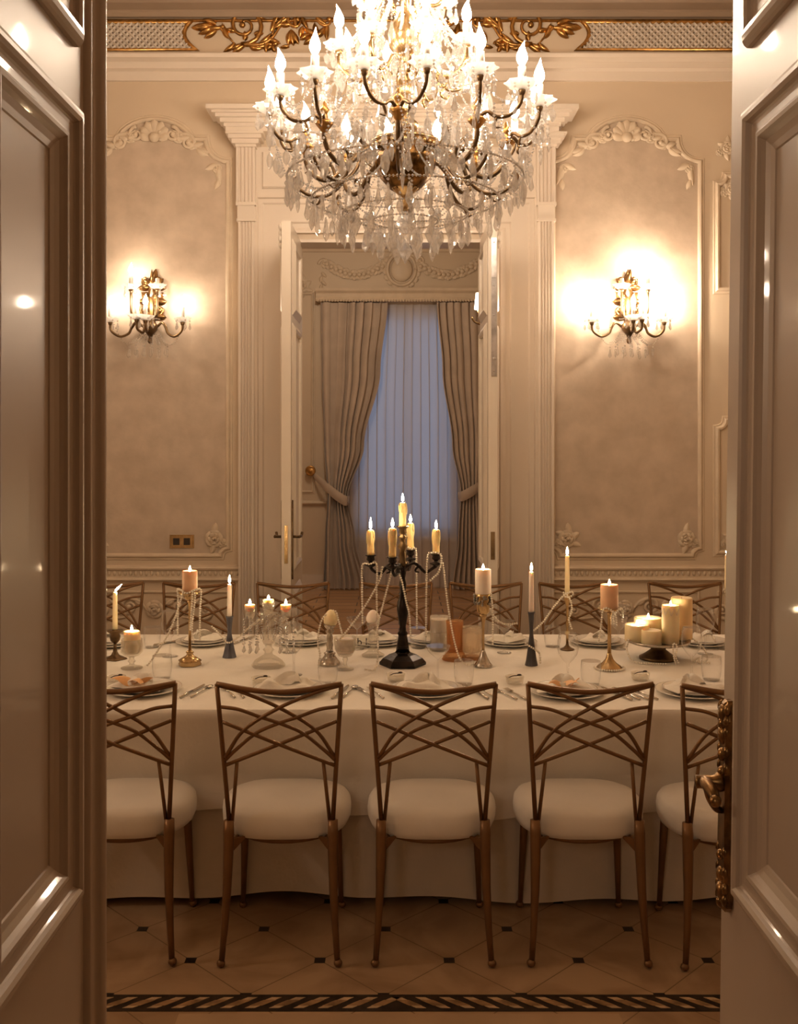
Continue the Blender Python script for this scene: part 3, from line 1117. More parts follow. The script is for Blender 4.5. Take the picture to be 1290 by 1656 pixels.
def tieback(name, pts, w, label):
    mb = MB()
    P = cat(pts, 6)
    n = len(P) - 1

    def fn(u, v):
        i = v * n
        a = P[min(n, int(i))]
        b = P[min(n, int(i) + 1)]
        p = a.lerp(b, i % 1)
        h = w * (.30 + .70 * sin(pi * min(1, v * .8 + .05)))
        return (p.x, p.y - .014 * sin(pi * u), p.z + (u - .5) * h)
    mb.grid(fn, 6, n)
    return tag(mb.build(name, M['drape']), label, 'tieback')


tieback('curtain_tieback', [(fx(505), YR - .05, fz(765)), (fx(520), YR - .17, fz(778)), (fx(543), YR - .26, fz(797)), (fx(560), YR - .24, fz(808)), (fx(566), YR - .16, fz(806))], .13, 'taupe fabric tieback around the left far curtain')
tieback('curtain_tieback', [(fx(788), YR - .10, fz(780)), (fx(776), YR - .22, fz(783)), (fx(760), YR - .27, fz(793)), (fx(745), YR - .24, fz(801)), (fx(739), YR - .16, fz(800))], .13, 'taupe fabric tieback around the right far curtain')
mb = MB().lathe([(0, 0), (.012, 0), (.012, .07), (.03, .075), (.06, .08), (.062, .095), (.05, .10), (.04, .095), (.02, .105), (0, .107)], 18, (fx(503), YR, fz(761)), m=Matrix.Rotation(pi / 2, 3, 'X'))
tag(mb.build('tieback_holdback', M['gilt']), 'round gilt holdback knob left of the far window', 'knob')

# sconce with a lit shade at the right of the far room, and an added fill light hidden above the doorway
fs = thing('wall_lamp', 'lit wall lamp with a small white shade beside the far curtains', 'wall lamp', (0, 0, 0))
d = 10.4
lx, lz = px(774, d), pz(487, d)
MB().lathe([(.030, .085), (.048, -.085)], 18, (lx, d, lz)).build('lamp_shade', M['shade'], fs)
mb = MB()
mb.tube([(lx, d, lz - .16), (lx, d, lz - .09)], .018, 8)
mb.tube(cat([(lx, d, lz - .16), (lx + .03, d, lz - .24), (lx + .15, d, lz - .28), (lx + .30, d, lz - .22), (1.35, d, lz - .22)], 5), .012, 8)
mb.tube(cat([(lx + .05, d, lz - .25), (lx - .04, d, lz - .22), (lx - .075, d, lz - .17)], 5), [.012] * 5 + [.010] * 6, 8)
mb.lathe([(0, 0), (.05, 0), (.06, .02), (.03, .04), (0, .04)], 12, (1.35, d, lz - .22), m=Matrix.Rotation(-pi / 2, 3, 'Y'))
mb.build('lamp_bracket', M['brass'], fs)


def area(name, loc, rot, size, power, color):
    l = bpy.data.lights.new(name, 'AREA')
    l.shape = 'DISK'
    l.size = size
    l.energy = power
    l.color = color
    o = bpy.data.objects.new(name, l)
    COL.objects.link(o)
    o.location, o.rotation_euler = loc, rot
    return o


def point(name, loc, power, color, r=.08):
    l = bpy.data.lights.new(name, 'POINT')
    l.energy = power
    l.color = color
    l.shadow_soft_size = r
    o = bpy.data.objects.new(name, l)
    COL.objects.link(o)
    o.location = loc
    return o


point('far_room_fill_light', (-.7, 9.5, 3.72), 27, WARM, .10)       # added bare light to brighten the far room, hidden above the door head
# ------------------------------------------------------------------ chandelier
def bulb_mb(mb, c, h=.105, r=.022, bend=.012, a=0):
    prof = [(0.3, 0), (.55, .10), (.92, .24), (1, .36), (.85, .52), (.55, .68), (.28, .82), (.13, .92), (.02, 1.0)]
    vs, fs, n = [], [], 8
    for i, (q, z) in enumerate(prof):
        o = bend * max(0, z - .55) ** 2 * 5
        for j in range(n):
            t = 2 * pi * j / n
            vs.append((c[0] + r * q * cos(t) + o * cos(a), c[1] + r * q * sin(t) + o * sin(a), c[2] + z * h))
    for i in range(len(prof) - 1):
        for j in range(n):
            p, w = i * n + j, i * n + (j + 1) % n
            fs.append((p, w, w + n, p + n))
    fs.append(tuple(range(n))[::-1])
    mb.add(vs, fs)
    return mb


def bobeche_mb(mb, c, r=.052):
    r = r * 1.18
    """Scalloped glass saucer under a candle."""
    mb.lathe([(.012, -.006), (.03, -.004), (r * .75, .006), (r, .020), (r * 1.02, .024), (r * .72, .012), (.03, .003), (.012, .002)], 24, c, wave=lambda i, q: (.0, .02, .06, .12, .12, .06, .02, 0)[i] * cos(8 * q), sm=False)
    return mb


def drop_mb(mb, c, L=.08, w=.016, kind=0, n=6, bead=True):
    """A cut drop hanging from C: an octagonal bead, then a long faceted pendant."""
    x, y, z = c
    if bead:
        mb.lathe([(0, -.002), (.0075, -.009), (0, -.016)], 6, (x, y, z), sm=False)
        z -= .018
    if kind == 0:
        pr = [(0, 0), (w * .35, -.10 * L), (w * .55, -.35 * L), (w, -.72 * L), (w * .7, -.86 * L), (0, -L)]
    elif kind == 1:
        pr = [(0, 0), (w * .7, -.18 * L), (w * .42, -.3 * L), (w * .62, -.45 * L), (w * .5, -.75 * L), (w * .2, -.94 * L), (0, -L)]
    elif kind == 2:
        pr = [(0, 0), (w * 1.5, -.5 * L), (0, -L)]
    else:
        pr = [(0, 0), (w * .9, -.25 * L), (w * 1.1, -.5 * L), (w * .8, -.78 * L), (0, -L)]
    mb.lathe(pr, n, (x, y, z), sm=False, m=Matrix.Diagonal((1, .55 if kind == 2 else .7, 1)) if kind in (0, 2, 3) else None)
    return mb


def bead_chain(mb, a, b, sag, r=.0055, step=.013):
    a, b = Vector(a), Vector(b)
    L = (b - a).length + sag * .8
    n = max(2, int(L / step))
    for i in range(n + 1):
        t = i / n
        p = a.lerp(b, t)
        p.z -= sag * 4 * t * (1 - t)
        mb.lathe([(0, r), (r, 0), (0, -r)], 4, p, sm=False)


CHX, CHY = px(655, 4.27), 4.27
ch = thing('chandelier', 'large bronze and crystal candle chandelier hanging over the dining table', 'chandelier', (CHX, CHY, 0))
OFF = R(-94)                       # one arm points at the camera


def pol(r, a, z):
    return Vector((r * cos(a), r * sin(a), z))


mb = MB()
mb.lathe([(0, 2.70), (.012, 2.70), (.016, 2.73), (.010, 2.755), (.03, 2.77), (.055, 2.79), (.065, 2.80)], 16)
mb.tube([(0, 0, 2.95), (0, 0, 3.05)], .03, 10)
mb.lathe([(.012, 3.0), (.05, 3.04), (.06, 3.07), (.03, 3.10), (.02, 3.14), (.045, 3.19), (.055, 3.24), (.03, 3.29), (.022, 3.34), (.045, 3.37), (.07, 3.40), (.075, 3.46), (.05, 3.52), (.02, 3.56), (.02, 3.64), (.05, 3.67), (.06, 3.72), (.03, 3.78), (.012, 3.82), (.012, 4.70), (.06, 4.74), (.07, 4.80), (0, 4.80)], 18)
mb.build('central_stem', M['brass'], ch)
mb = MB().lathe([(.132, 2.94), (.14, 2.955), (.135, 2.975), (.15, 2.985), (.15, 2.995), (.12, 2.99)], 32)
for k in range(32):
    a = 2 * pi * k / 32
    mb.ell(pol(.142, a, 2.968), (.010, .010, .014), 6, 4)
mb.build('collar_ring', M['brass'], ch)
mb = MB().lathe([(.065, 2.795), (.105, 2.84), (.128, 2.90), (.134, 2.945)], 28, wave=lambda i, q: .03 * cos(14 * q))
for k in range(14):
    a = 2 * pi * k / 14
    mb.tube([pol(.13, a, 2.95), pol(.12, a, 2.885), pol(.09, a, 2.83), pol(.05, a, 2.79)], [.007, .008, .007, .005], 6)
    mb.ell(pol(.122, a + pi / 14, 2.90), (.012, .012, .022), 6, 4)
mb.build('pierced_bowl', M['goldbowl'], ch)

drops = []          # (point, length, width, kind) for the larger single drops
fringe = MB()       # the small drops that fringe every saucer


def arm_main():
    """Arm built along +X: scrolls out of the ring, dips and rises to a node that splits into two branches."""
    arm = MB()
    path = cat([(.13, 0, 2.955), (.20, 0, 2.935), (.245, 0, 2.955), (.262, 0, 2.985), (.248, 0, 3.005), (.236, 0, 2.99)], 5)
    arm.tube(path, taper(.0105, .006, len(path)), 8)
    path = cat([(.20, 0, 2.937), (.255, 0, 2.90), (.30, 0, 2.852), (.35, 0, 2.838), (.40, 0, 2.865), (.428, 0, 2.915), (.43, 0, 2.965)], 6)
    arm.tube(path, .0105, 8)
    path = cat([(.30, 0, 2.852), (.318, 0, 2.90), (.345, 0, 2.895), (.34, 0, 2.872)], 5)
    arm.tube(path, taper(.008, .005, len(path)), 7)
    # lower scroll for the crystals
    path = cat([(.24, 0, 2.91), (.27, 0, 2.83), (.33, 0, 2.775), (.40, 0, 2.77), (.455, 0, 2.80), (.48, 0, 2.835), (.466, 0, 2.855), (.452, 0, 2.84)], 6)
    arm.tube(path, taper(.009, .006, len(path)), 8)
    for t, (x, z) in enumerate(((.275, 2.88), (.385, 2.85), (.36, 2.765))):
        path = cat([(x, 0, z), (x + .02, 0, z - .03 * (-1) ** t), (x + .05, 0, z - .02 * (-1) ** t)], 4)
        arm.tube(path, taper(.008, .002, len(path)), 6)
    return arm


def node_mb():
    n = MB().lathe([(.005, 2.935), (.012, 2.95), (.03, 2.975), (.036, 2.985), (.03, 2.992), (.014, 3.0), (.012, 3.02), (.022, 3.035), (.012, 3.05), (.006, 3.07), (0, 3.075)], 16, (.43, 0, 0), wave=lambda i, q: (.08 * cos(8 * q) if 2 <= i <= 5 else 0))
    return n


BR = []
for s in (-1, 1):
    a = s * .205
    BR.append(Vector((.575 * cos(a), .575 * sin(a), 3.10)))


def branch_mb(s):
    e = BR[0 if s < 0 else 1]
    b = MB()
    o = Vector((.43, 0, 2.985))
    d = (e - o)
    d.z = 0
    pts = [o, o + d * .22 + Vector((0, 0, .03)), o + d * .45 + Vector((0, 0, .008)), o + d * .75 + Vector((0, 0, .015)), o + d * .97 + Vector((0, 0, .06)), e + Vector((0, 0, -.006))]
    path = cat(pts, 5)
    b.tube(path, taper(.0085, .0075, len(path)), 8)
    path = cat([o + d * .45 + Vector((0, 0, .01)), o + d * .38 + Vector((0, 0, -.03)), o + d * .55 + Vector((0, 0, -.035))], 4)
    b.tube(path, taper(.007, .003, len(path)), 6)
    b.lathe([(.006, -.03), (.012, -.02), (.016, -.008), (.008, 0)], 10, e)
    return b


proto = arm_main().build('arm', M['bronze'], ch)
node_mb().build('gilt_urn', M['gilt'], proto)
for s in (-1, 1):
    e = BR[0 if s < 0 else 1]
    branch_mb(s).build('branch', M['bronze'], proto)
    bobeche_mb(MB(), e, .054).build('bobeche', M['bobeche'], proto)
    MB().lathe([(.016, 0), (.0165, .085), (.012, .087), (0, .087)], 12, e).build('candle_sleeve', M['sleeve'], proto)
    bulb_mb(MB(), e + Vector((0, 0, .085)), a=s * 1.2).build('bulb', M['bulb'], proto)
proto.rotation_euler = (0, 0, OFF)
ARMS = [OFF + 2 * pi * k / 8 for k in range(8)]
for a in ARMS[1:]:
    copy_tree(proto, rz=a, parent=ch)
# upper tier
up = MB()
path = cat([(.05, 0, 3.28), (.10, 0, 3.33), (.135, 0, 3.30), (.18, 0, 3.245), (.24, 0, 3.245), (.285, 0, 3.29), (.29, 0, 3.345)], 6)
up.tube(path, .009, 8)
path = cat([(.18, 0, 3.245), (.16, 0, 3.215), (.185, 0, 3.20), (.20, 0, 3.215)], 4)
up.tube(path, taper(.008, .004, len(path)), 6)
up.lathe([(.006, -.03), (.014, -.018), (.018, -.006), (.008, 0)], 10, (.29, 0, 3.36))
uproto = up.build('upper_arm', M['brass'], ch)
e = Vector((.29, 0, 3.36))
bobeche_mb(MB(), e, .052).build('bobeche', M['bobeche'], uproto)
MB().lathe([(.016, 0), (.0165, .085), (.012, .087), (0, .087)], 12, e).build('candle_sleeve', M['sleeve'], uproto)
bulb_mb(MB(), e + Vector((0, 0, .085))).build('bulb', M['bulb'], uproto)
UPA = [OFF + R(20) + 2 * pi * k / 8 for k in range(8)]
uproto.rotation_euler = (0, 0, UPA[0])
for a in UPA[1:]:
    copy_tree(uproto, rz=a, parent=ch)
# top tier, mostly above the frame
tp = MB()
path = cat([(.05, 0, 3.56), (.09, 0, 3.60), (.13, 0, 3.55), (.18, 0, 3.55), (.195, 0, 3.61)], 5)
tp.tube(path, .008, 8)
tproto = tp.build('top_arm', M['brass'], ch)
e = Vector((.195, 0, 3.62))
bobeche_mb(MB(), e, .048).build('bobeche', M['bobeche'], tproto)
MB().lathe([(.015, 0), (.0155, .075), (.012, .077), (0, .077)], 12, e).build('candle_sleeve', M['sleeve'], tproto)
bulb_mb(MB(), e + Vector((0, 0, .075)), .095, .02).build('bulb', M['bulb'], tproto)
tproto.rotation_euler = (0, 0, OFF)
for k in range(1, 6):
    copy_tree(tproto, rz=OFF + 2 * pi * k / 6, parent=ch)
# hoops that carry the crystals
HOOPS = [(.505, 2.835), (.40, 2.745), (.27, 2.685), (.14, 2.655)]
for r, z in HOOPS:
    MB().tube([pol(r, 2 * pi * k / 48, z) for k in range(49)], .0018, 6).build('crystal_hoop', M['brass'], ch)
rng = random.Random(4)
# fringe of small drops and bead strings round every saucer
cups = []
for a in ARMS:
    for e in BR:
        cups.append((Matrix.Rotation(a, 3, 'Z') @ e, .054))
for a in UPA:
    cups.append((pol(.29, a, 3.36), .052))
for k in range(6):
    cups.append((pol(.195, OFF + 2 * pi * k / 6, 3.62), .048))
for i, (c, r) in enumerate(cups):
    for k in range(6):
        a = 2 * pi * k / 6 + i
        p = c + pol(r * .98, a, .014)
        q = p.copy()
        for b in range(2):
            fringe.lathe([(0, 0), (.0062, -.0065), (0, -.013)], 5, q, sm=False)
            q.z -= .014
        drop_mb(fringe, q, rng.choice((.05, .06, .075)), .0145, rng.choice((0, 1, 3)), 5, bead=False)
# medium pendants under the outer nodes, in curtain rows
for r, z, n, L0, L1 in ((.585, 3.02, 40, .06, .08), (.525, 2.93, 44, .06, .075), (.46, 2.86, 40, .055, .075), (.35, 3.20, 34, .09, .12), (.25, 3.06, 26, .08, .11), (.27, 3.34, 28, .06, .09), (.16, 3.52, 22, .06, .09), (.12, 3.34, 16, .07, .10), (.44, 3.02, 34, .07, .10), (.36, 2.93, 30, .06, .09), (.30, 2.74, 26, .06, .08)):
    for k in range(n):
        a = 2 * pi * (k + rng.uniform(-.3, .3)) / n
        zz = z + rng.uniform(-.03, .03)
        p = pol(r + rng.uniform(-.03, .03), a, zz)
        q = p.copy()
        for b in range(rng.choice((1, 2, 3, 4))):
            fringe.lathe([(0, 0), (.007, -.007), (0, -.014)], 5, q, sm=False)
            q.z -= .015
        drop_mb(fringe, q, rng.uniform(L0, L1), rng.uniform(.012, .017), rng.choice((0, 1, 3)), 6, bead=False)
fr_o = fringe.build('crystal_fringe', M['crystal'], ch)
fr_o['kind'] = 'stuff'
# bead strings: from the crown to the upper tier, from the upper tier to the nodes, and swags between the nodes
chain = MB()
for r, z in HOOPS:
    n = int(2 * pi * r / .015)
    for k in range(n):
        chain.lathe([(0, .0065), (.0065, 0), (0, -.0065)], 5, pol(r, 2 * pi * k / n, z), sm=False)
for k in range(16):
    a = OFF + 2 * pi * k / 16
    bead_chain(chain, pol(.43, a + .1, 3.0), pol(.505, a, 2.84), .03, .0065, .014)
    bead_chain(chain, pol(.36, a, 3.22), pol(.36, a + 2 * pi / 16, 3.22), .05, .0065, .014)
    bead_chain(chain, pol(.06, a, 3.74), pol(.29, a, 3.36), .06, .007, .015)
    bead_chain(chain, pol(.06, a, 3.74), pol(.20, a, 3.44), .05)
    bead_chain(chain, pol(.20, a, 3.30), pol(.42, a + .1, 3.05), .10)
    bead_chain(chain, pol(.13, a, 2.95), pol(.40, a + .05, 2.745), .03)
    bead_chain(chain, pol(.505, a, 2.835), pol(.40, a + .2, 2.745), .02)
for k in range(8):
    a, b = ARMS[k], ARMS[(k + 1) % 8]
    bead_chain(chain, pol(.43, a, 2.97), pol(.43, b if k < 7 else b, 2.97), .12)
    bead_chain(chain, Matrix.Rotation(a, 3, 'Z') @ BR[0], Matrix.Rotation(a, 3, 'Z') @ BR[1], .07)
    bead_chain(chain, Matrix.Rotation(a, 3, 'Z') @ BR[1], Matrix.Rotation(b, 3, 'Z') @ BR[0], .09)
    bead_chain(chain, pol(.29, UPA[k], 3.35), pol(.29, UPA[(k + 1) % 8], 3.35), .08)
    bead_chain(chain, pol(.14, a, 2.655), pol(.27, a, 2.685), .015)
    bead_chain(chain, pol(.57, a, 3.02), pol(.505, a + .1, 2.835), .0)
co_ = chain.build('bead_chains', M['beadglass'], ch)
co_['kind'] = 'stuff'
# the hundred largest drops
n_part = 0
protos = {}
for (r, z), n, (L0, L1), kinds in zip(HOOPS, (36, 30, 20, 10), ((.075, .09), (.085, .10), (.095, .11), (.105, .12)), ((0, 1, 3), (0, 1, 0), (0, 1, 2), (0, 2, 2))):
    for k in range(n):
        kd = kinds[k % len(kinds)]
        key = (kd, n)
        if key not in protos:
            o = drop_mb(MB(), (0, 0, 0), (L0 + L1) / 2 + .012, .0185 if n > 20 else .021, kd, 8).build('crystal_drop', M['crystal'], ch)
            protos[key] = o
        else:
            o = protos[key].copy()
            COL.objects.link(o)
        a = OFF + 2 * pi * (k + .5) / n
        o.location = pol(r, a, z - .003)
        o.rotation_euler = (0, 0, a + pi / 2 + rng.uniform(-.4, .4))
        o.scale = (1, 1, rng.uniform(.9, 1.15))
o = drop_mb(MB(), (0, 0, 0), .11, .022, 2, 8).build('crystal_drop', M['crystal'], ch)
o.location = (0, 0, 2.60)
o.rotation_euler = (0, 0, .2)
mb = MB().lathe([(0, 2.70), (.012, 2.695), (.030, 2.675), (.036, 2.652), (.030, 2.628), (.012, 2.605), (0, 2.60)], 10, sm=False)
mb.build('crystal_ball', M['crystal'], ch)
for k in range(3):
    a = OFF + 2 * pi * k / 3
    o = drop_mb(MB(), (0, 0, 0), .10, .019, 2, 8).build('crystal_drop', M['crystal'], ch)
    o.location = pol(.07, a + .3, 2.645)
    o.rotation_euler = (0, 0, a)
# pear pendant hanging in front of the stem
mb = drop_mb(MB(), pol(.17, OFF, 2.98), .22, .018, 1, 8)
mb.build('crystal_drop', M['crystal'], ch)


# ------------------------------------------------------------------ wall sconces
def sconce(cx, label, flip, lit_top, bulb='bulb_sconce'):
    z0 = bz(538)
    o = thing('wall_sconce', label, 'wall lamp', (cx, YB - .005, 0), 0, None)
    mb = MB()
    Y0 = -.0
    for k, (dz, w, ln) in enumerate(((.29, .055, .12), (.20, .065, .12), (.10, .06, .12))):
        for an in (50, 90, 130, 10, 170):
            petal(mb, (0, z0 + dz), R(an), ln * (1 if an == 90 else .75), w, .035, Y0, 0, .4 * (1 if an > 90 else -1))
    for s in (-1, 1):
        scroll(mb, (s * .035, z0 + .32), .03, pi / 2, -s * 1.2, .011, .006, Y0 - .01)
        scroll(mb, (s * .045, z0 + .14), .03, -pi / 2, s * 1.2, .011, .006, Y0 - .01)
    mb.lathe([(0, -.03), (.022, -.02), (.03, 0), (.02, .06), (.034, .12), (.03, .2), (.018, .28), (.008, .36), (0, .39)], 12, (0, -.02, z0 + .02), m=Matrix.Diagonal((1, .6, 1)))
    mb.build('backplate', M['antique'], o)
    mb = MB().lathe([(0, -.11), (.012, -.105), (.018, -.09), (.010, -.07), (.02, -.05), (.045, -.02), (.05, .01), (.03, .03), (.02, .06), (0, .065)], 14, (0, -.06, z0 + .03))
    mb.box((-.015, -.06, z0 + .0), (.015, 0, z0 + .06))
    mb.build('bottom_urn', M['bronze'], o)

    def arm(end, base, dip, lit=True, h=.09):
        b, e = Vector(base), Vector(end)
        d = e - b
        pts = [b, b + Vector((d.x * .25, d.y * .3, .035)), b + Vector((d.x * .40, d.y * .5, .0)), b + Vector((d.x * .48, d.y * .62, -.035)), b + Vector((d.x * .72, d.y * .85, -dip)), b + Vector((d.x * .97, d.y, -dip * .35)), e]
        m2 = MB()
        path = cat(pts, 5)
        m2.tube(path, .0085, 8)
        path = cat([b + Vector((d.x * .42, d.y * .5, 0)), b + Vector((d.x * .36, d.y * .5, .025)), b + Vector((d.x * .3, d.y * .5, .04))], 4)
        m2.tube(path, taper(.008, .003, len(path)), 6)
        m2.lathe([(.006, -.03), (.013, -.02), (.016, -.006), (.008, 0)], 10, e)
        a = m2.build('arm', M['bronze'], o)
        bobeche_mb(MB(), e, .045).build('bobeche', M['bobeche'], a)
        MB().lathe([(.0125, 0), (.013, h), (.009, h + .002), (0, h + .002)], 10, e).build('candle_sleeve', M['sleeve'], a)
        if lit:
            bulb_mb(MB(), e + Vector((0, 0, h)), .075, .017, .004).build('bulb', M[bulb], a)
        fr = MB()
        for k in range(5):
            p = e + pol(.045, 2 * pi * k / 5 + .3, .012)
            drop_mb(fr, p, .05, .010, 0, 5)
        fr.build('crystal_fringe', M['crystal'], a)['kind'] = 'stuff'
    zc = bz(523)
    arm((-.245, -.10, zc), (-.03, -.05, z0 + .02), .055)
    arm((.215, -.10, zc), (.03, -.05, z0 + .02), .055)
    f = -1 if not flip else 1
    arm((f * .105, -.13, bz(472)), (f * .03, -.03, z0 + .13), .035)                   # upper lit arm
    arm((-f * .055, -.10, bz(470)), (-f * .02, -.03, z0 + .13), .03, lit=lit_top, h=.06)
    arm((f * .055, -.18, bz(521)), (0, -.06, z0 + .02), .03, h=.085)
    arm((-f * .005, -.20, bz(523)), (0, -.06, z0 + .03), .03, h=.085)
    fr = MB()
    rg = random.Random(3)
    for k in range(12):
        x = -.13 + .26 * k / 11
        bead_chain(fr, (x * .5, -.07, z0 - .02), (x, -.10 - .05 * (k % 2), z0 - .07 - .03 * rg.random()), .01, .005)
        drop_mb(fr, (x, -.10 - .05 * (k % 2), z0 - .08 - .03 * rg.random()), .06, .012, k % 2, 6)
    for s in (-1, 1):
        bead_chain(fr, (s * .22, -.10, zc - .02), (s * .06, -.06, z0 - .01), .10, .005)
        bead_chain(fr, (f * .10, -.13, bz(474)), (s * .06, -.06, z0 + .08), .05, .005)
    ob = fr.build('crystal_pendants', M['crystal'], o)
    ob['kind'] = 'stuff'
    return o


sc_l = sconce(bx(247), 'gilt crystal wall sconce on the panel left of the doorway', False, False)
sc_r = sconce(bx(1013), 'gilt crystal wall sconce on the panel right of the doorway', True, False, 'bulb_sconce_right')
# added hall pendant, unseen behind the camera, to brighten the right leaf
hp = thing('added_pendant', 'added opal globe pendant, out of view in the hall, brightening the right entrance leaf', 'added lamp', (-.85, -1.45, 0))
MB().ell((0, 0, 2.55), (.19, .19, .19), 20, 12).build('globe', M['globe'], hp)
mb = MB().tube([(0, 0, 2.73), (0, 0, 3.58)], .008, 8)
mb.lathe([(.05, 2.72), (.055, 2.75), (.02, 2.78), (0, 2.78)], 14).lathe([(0, 3.55), (.06, 3.56), (.07, 3.60), (0, 3.60)], 14)
mb.build('rod', M['brass'], hp)

# added sconce copy, unseen on the left side wall, brightens the right leaf
copy_tree(sc_r, (-XW + .005, 2.75, 0), pi / 2, 'added gilt crystal wall sconce, unseen on the left side wall, brightening the right door')

# brass double switch at the lower right of the left panel
sw = thing('switch_plate', 'brass double switch plate low on the left wall panel', 'switch', (bx(294.5), YB - .004, bz(875.5)))
mb = MB().box((-.078, -.006, -.043), (.078, 0, .043)).box((-.070, -.012, -.036), (.070, -.006, .036))
mb.build('plate', M['brass'], sw)
for s in (-1, 1):
    MB().box((s * .034 - .020, -.016, -.022), (s * .034 + .020, -.0121, .022)).build('rocker', M['dark'], sw)


# ------------------------------------------------------------------ entrance doors (open leaves at both sides)
def entrance_leaf(name, side, X, yfree, label, lean=0.0, ml=.10):
    """SIDE -1 left, +1 right.  The leaf stands along the view axis, hinged on the front wall, its free edge in the dining room."""
    th = .046
    yh = YF + .062
    W = yfree - yh
    root = bpy.data.objects.new(name, None)
    # leaf body as the parent mesh, in coordinates (0 = inner face, +x outwards), origin at the foot of the free edge
    mb = MB()
    st = .115

    def panel_rows():
        return ((.15, .58), (.905, 2.275), (2.385, 2.98))
    H = 3.09
    # stiles and rails
    mb.box((0, -W, .012), (th, -W + st, H))
    mb.box((0, -ml, .012), (th, 0, H))
    zs = [.012] + [z for r in panel_rows() for z in r] + [H]
    for k in range(0, len(zs), 2):
        mb.box((0, -W + st, zs[k]), (th, -ml, zs[k + 1]))
    for za, zb in panel_rows():
        mb.box((.012, -W + st - .005, za - .005), (th - .012, -ml + .005, zb + .005))
    if side < 0:
        # cover strip along the meeting edge: two beads and a hollow
        pr = [(-.002, -.02), (-.004, .004), (-.001, .011), (.005, .017), (.012, .019), (.019, .017), (.025, .011), (.028, .004), (.036, .002), (.056, .002), (.070, .004), (.074, .010), (.080, .013), (.086, .010), (.09, 0)]
        n = len(pr)
        vs = [(-h, -u, z) for z in (.012, H) for u, h in pr]
        mb.add(vs, [(i, i + 1, n + i + 1, n + i) for i in range(n - 1)], 0, True)
    o = mb.build(name, M['doorpaint'])
    prof = [(0, -.002), (0, .008), (-.003, .014), (-.008, .019), (-.015, .022), (-.022, .022), (-.028, .018), (-.031, .012), (-.034, .009), (-.040, .008), (-.052, .0085), (-.058, .011), (-.064, .010), (-.068, .005), (-.074, -.001), (-.084, -.006), (-.094, -.0095), (-.096, -.012)]
    for za, zb in panel_rows():
        m2 = MB().mould([(-ml, za), (-ml, zb), (-W + st, zb), (-W + st, za)][::-1], prof, o=(0, 0, 0), U=(0, 1, 0), V=(0, 0, 1), N=(-1, 0, 0), sm=False)
        # inward is to the right of this path
        m2.build('panel_moulding', M['doorpaint'], o)
    o.location = (side * X, yfree, 0)
    o.scale = (side, 1, 1)
    o.rotation_euler = (0, lean, 0)
    tag(o, label, None, None, 'structure')
    return o


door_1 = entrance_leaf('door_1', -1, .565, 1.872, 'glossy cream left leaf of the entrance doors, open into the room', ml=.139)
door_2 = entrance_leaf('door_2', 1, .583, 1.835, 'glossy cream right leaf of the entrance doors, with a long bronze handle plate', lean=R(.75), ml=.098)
# handle set on the right leaf
mb = MB()
zc, yc = 1.045, -.040
outl = [(.010, -.190), (.020, -.180), (.024, -.160), (.018, -.140), (.024, -.12), (.027, -.08), (.024, -.03), (.026, .02), (.027, .06), (.022, .10), (.028, .13), (.026, .155), (.018, .175), (.008, .188)]
n = len(outl)
for sx in (0,):
    vs = []
    ring = [(w, z) for w, z in outl] + [(-w, z) for w, z in outl[::-1]]
    for h, sc in ((0, 1), (.010, 1), (.016, .72)):
        vs += [(-h, yc + w * sc, zc + z * (1 if sc == 1 else .97)) for w, z in ring]
    k = len(ring)
    fs = [tuple(range(k)), tuple(range(2 * k, 3 * k))] + [(a * k + i, a * k + (i + 1) % k, (a + 1) * k + (i + 1) % k, (a + 1) * k + i) for a in (0, 1) for i in range(k)]
    mb.add(vs, fs, 0, False)
for z, r in ((.165, .016), (.125, .018), (.09, .013), (.145, .012), (-.155, .016), (-.125, .014), (-.175, .011), (.06, .010), (-.09, .010)):
    mb.ell((-.014, yc, zc + z), (.010, r, r), 8, 6)
    for s in (-1, 1):
        mb.ell((-.012, yc + s * .016, zc + z + .008), (.008, .008, .012), 6, 5)
mb.build('escutcheon', M['antique'], door_2)
mb = MB()
zl = 1.085
mb.lathe([(0, 0), (.016, 0), (.018, .010), (.012, .018), (.012, .05), (0, .052)], 12, (-.012, yc, zl), m=Matrix.Rotation(-pi / 2, 3, 'Y'))
path = cat([(-.046, yc + .008, zl), (-.050, yc - .02, zl + .004), (-.048, yc - .05, zl - .002), (-.049, yc - .066, zl - .008)], 5)
mb.tube(path, [.008 + .0035 * sin(pi * i / (len(path) - 1)) for i in range(len(path))], 10)
mb.ell((-.049, yc - .07, zl - .010), (.011, .011, .011), 8, 6)
path = cat([(-.040, yc, zl - .008), (-.036, yc - .004, zl - .028), (-.026, yc - .006, zl - .045), (-.016, yc - .004, zl - .05)], 5)
mb.tube(path, taper(.010, .006, len(path)), 8)
mb.build('door_handle', M['antique'], door_2)

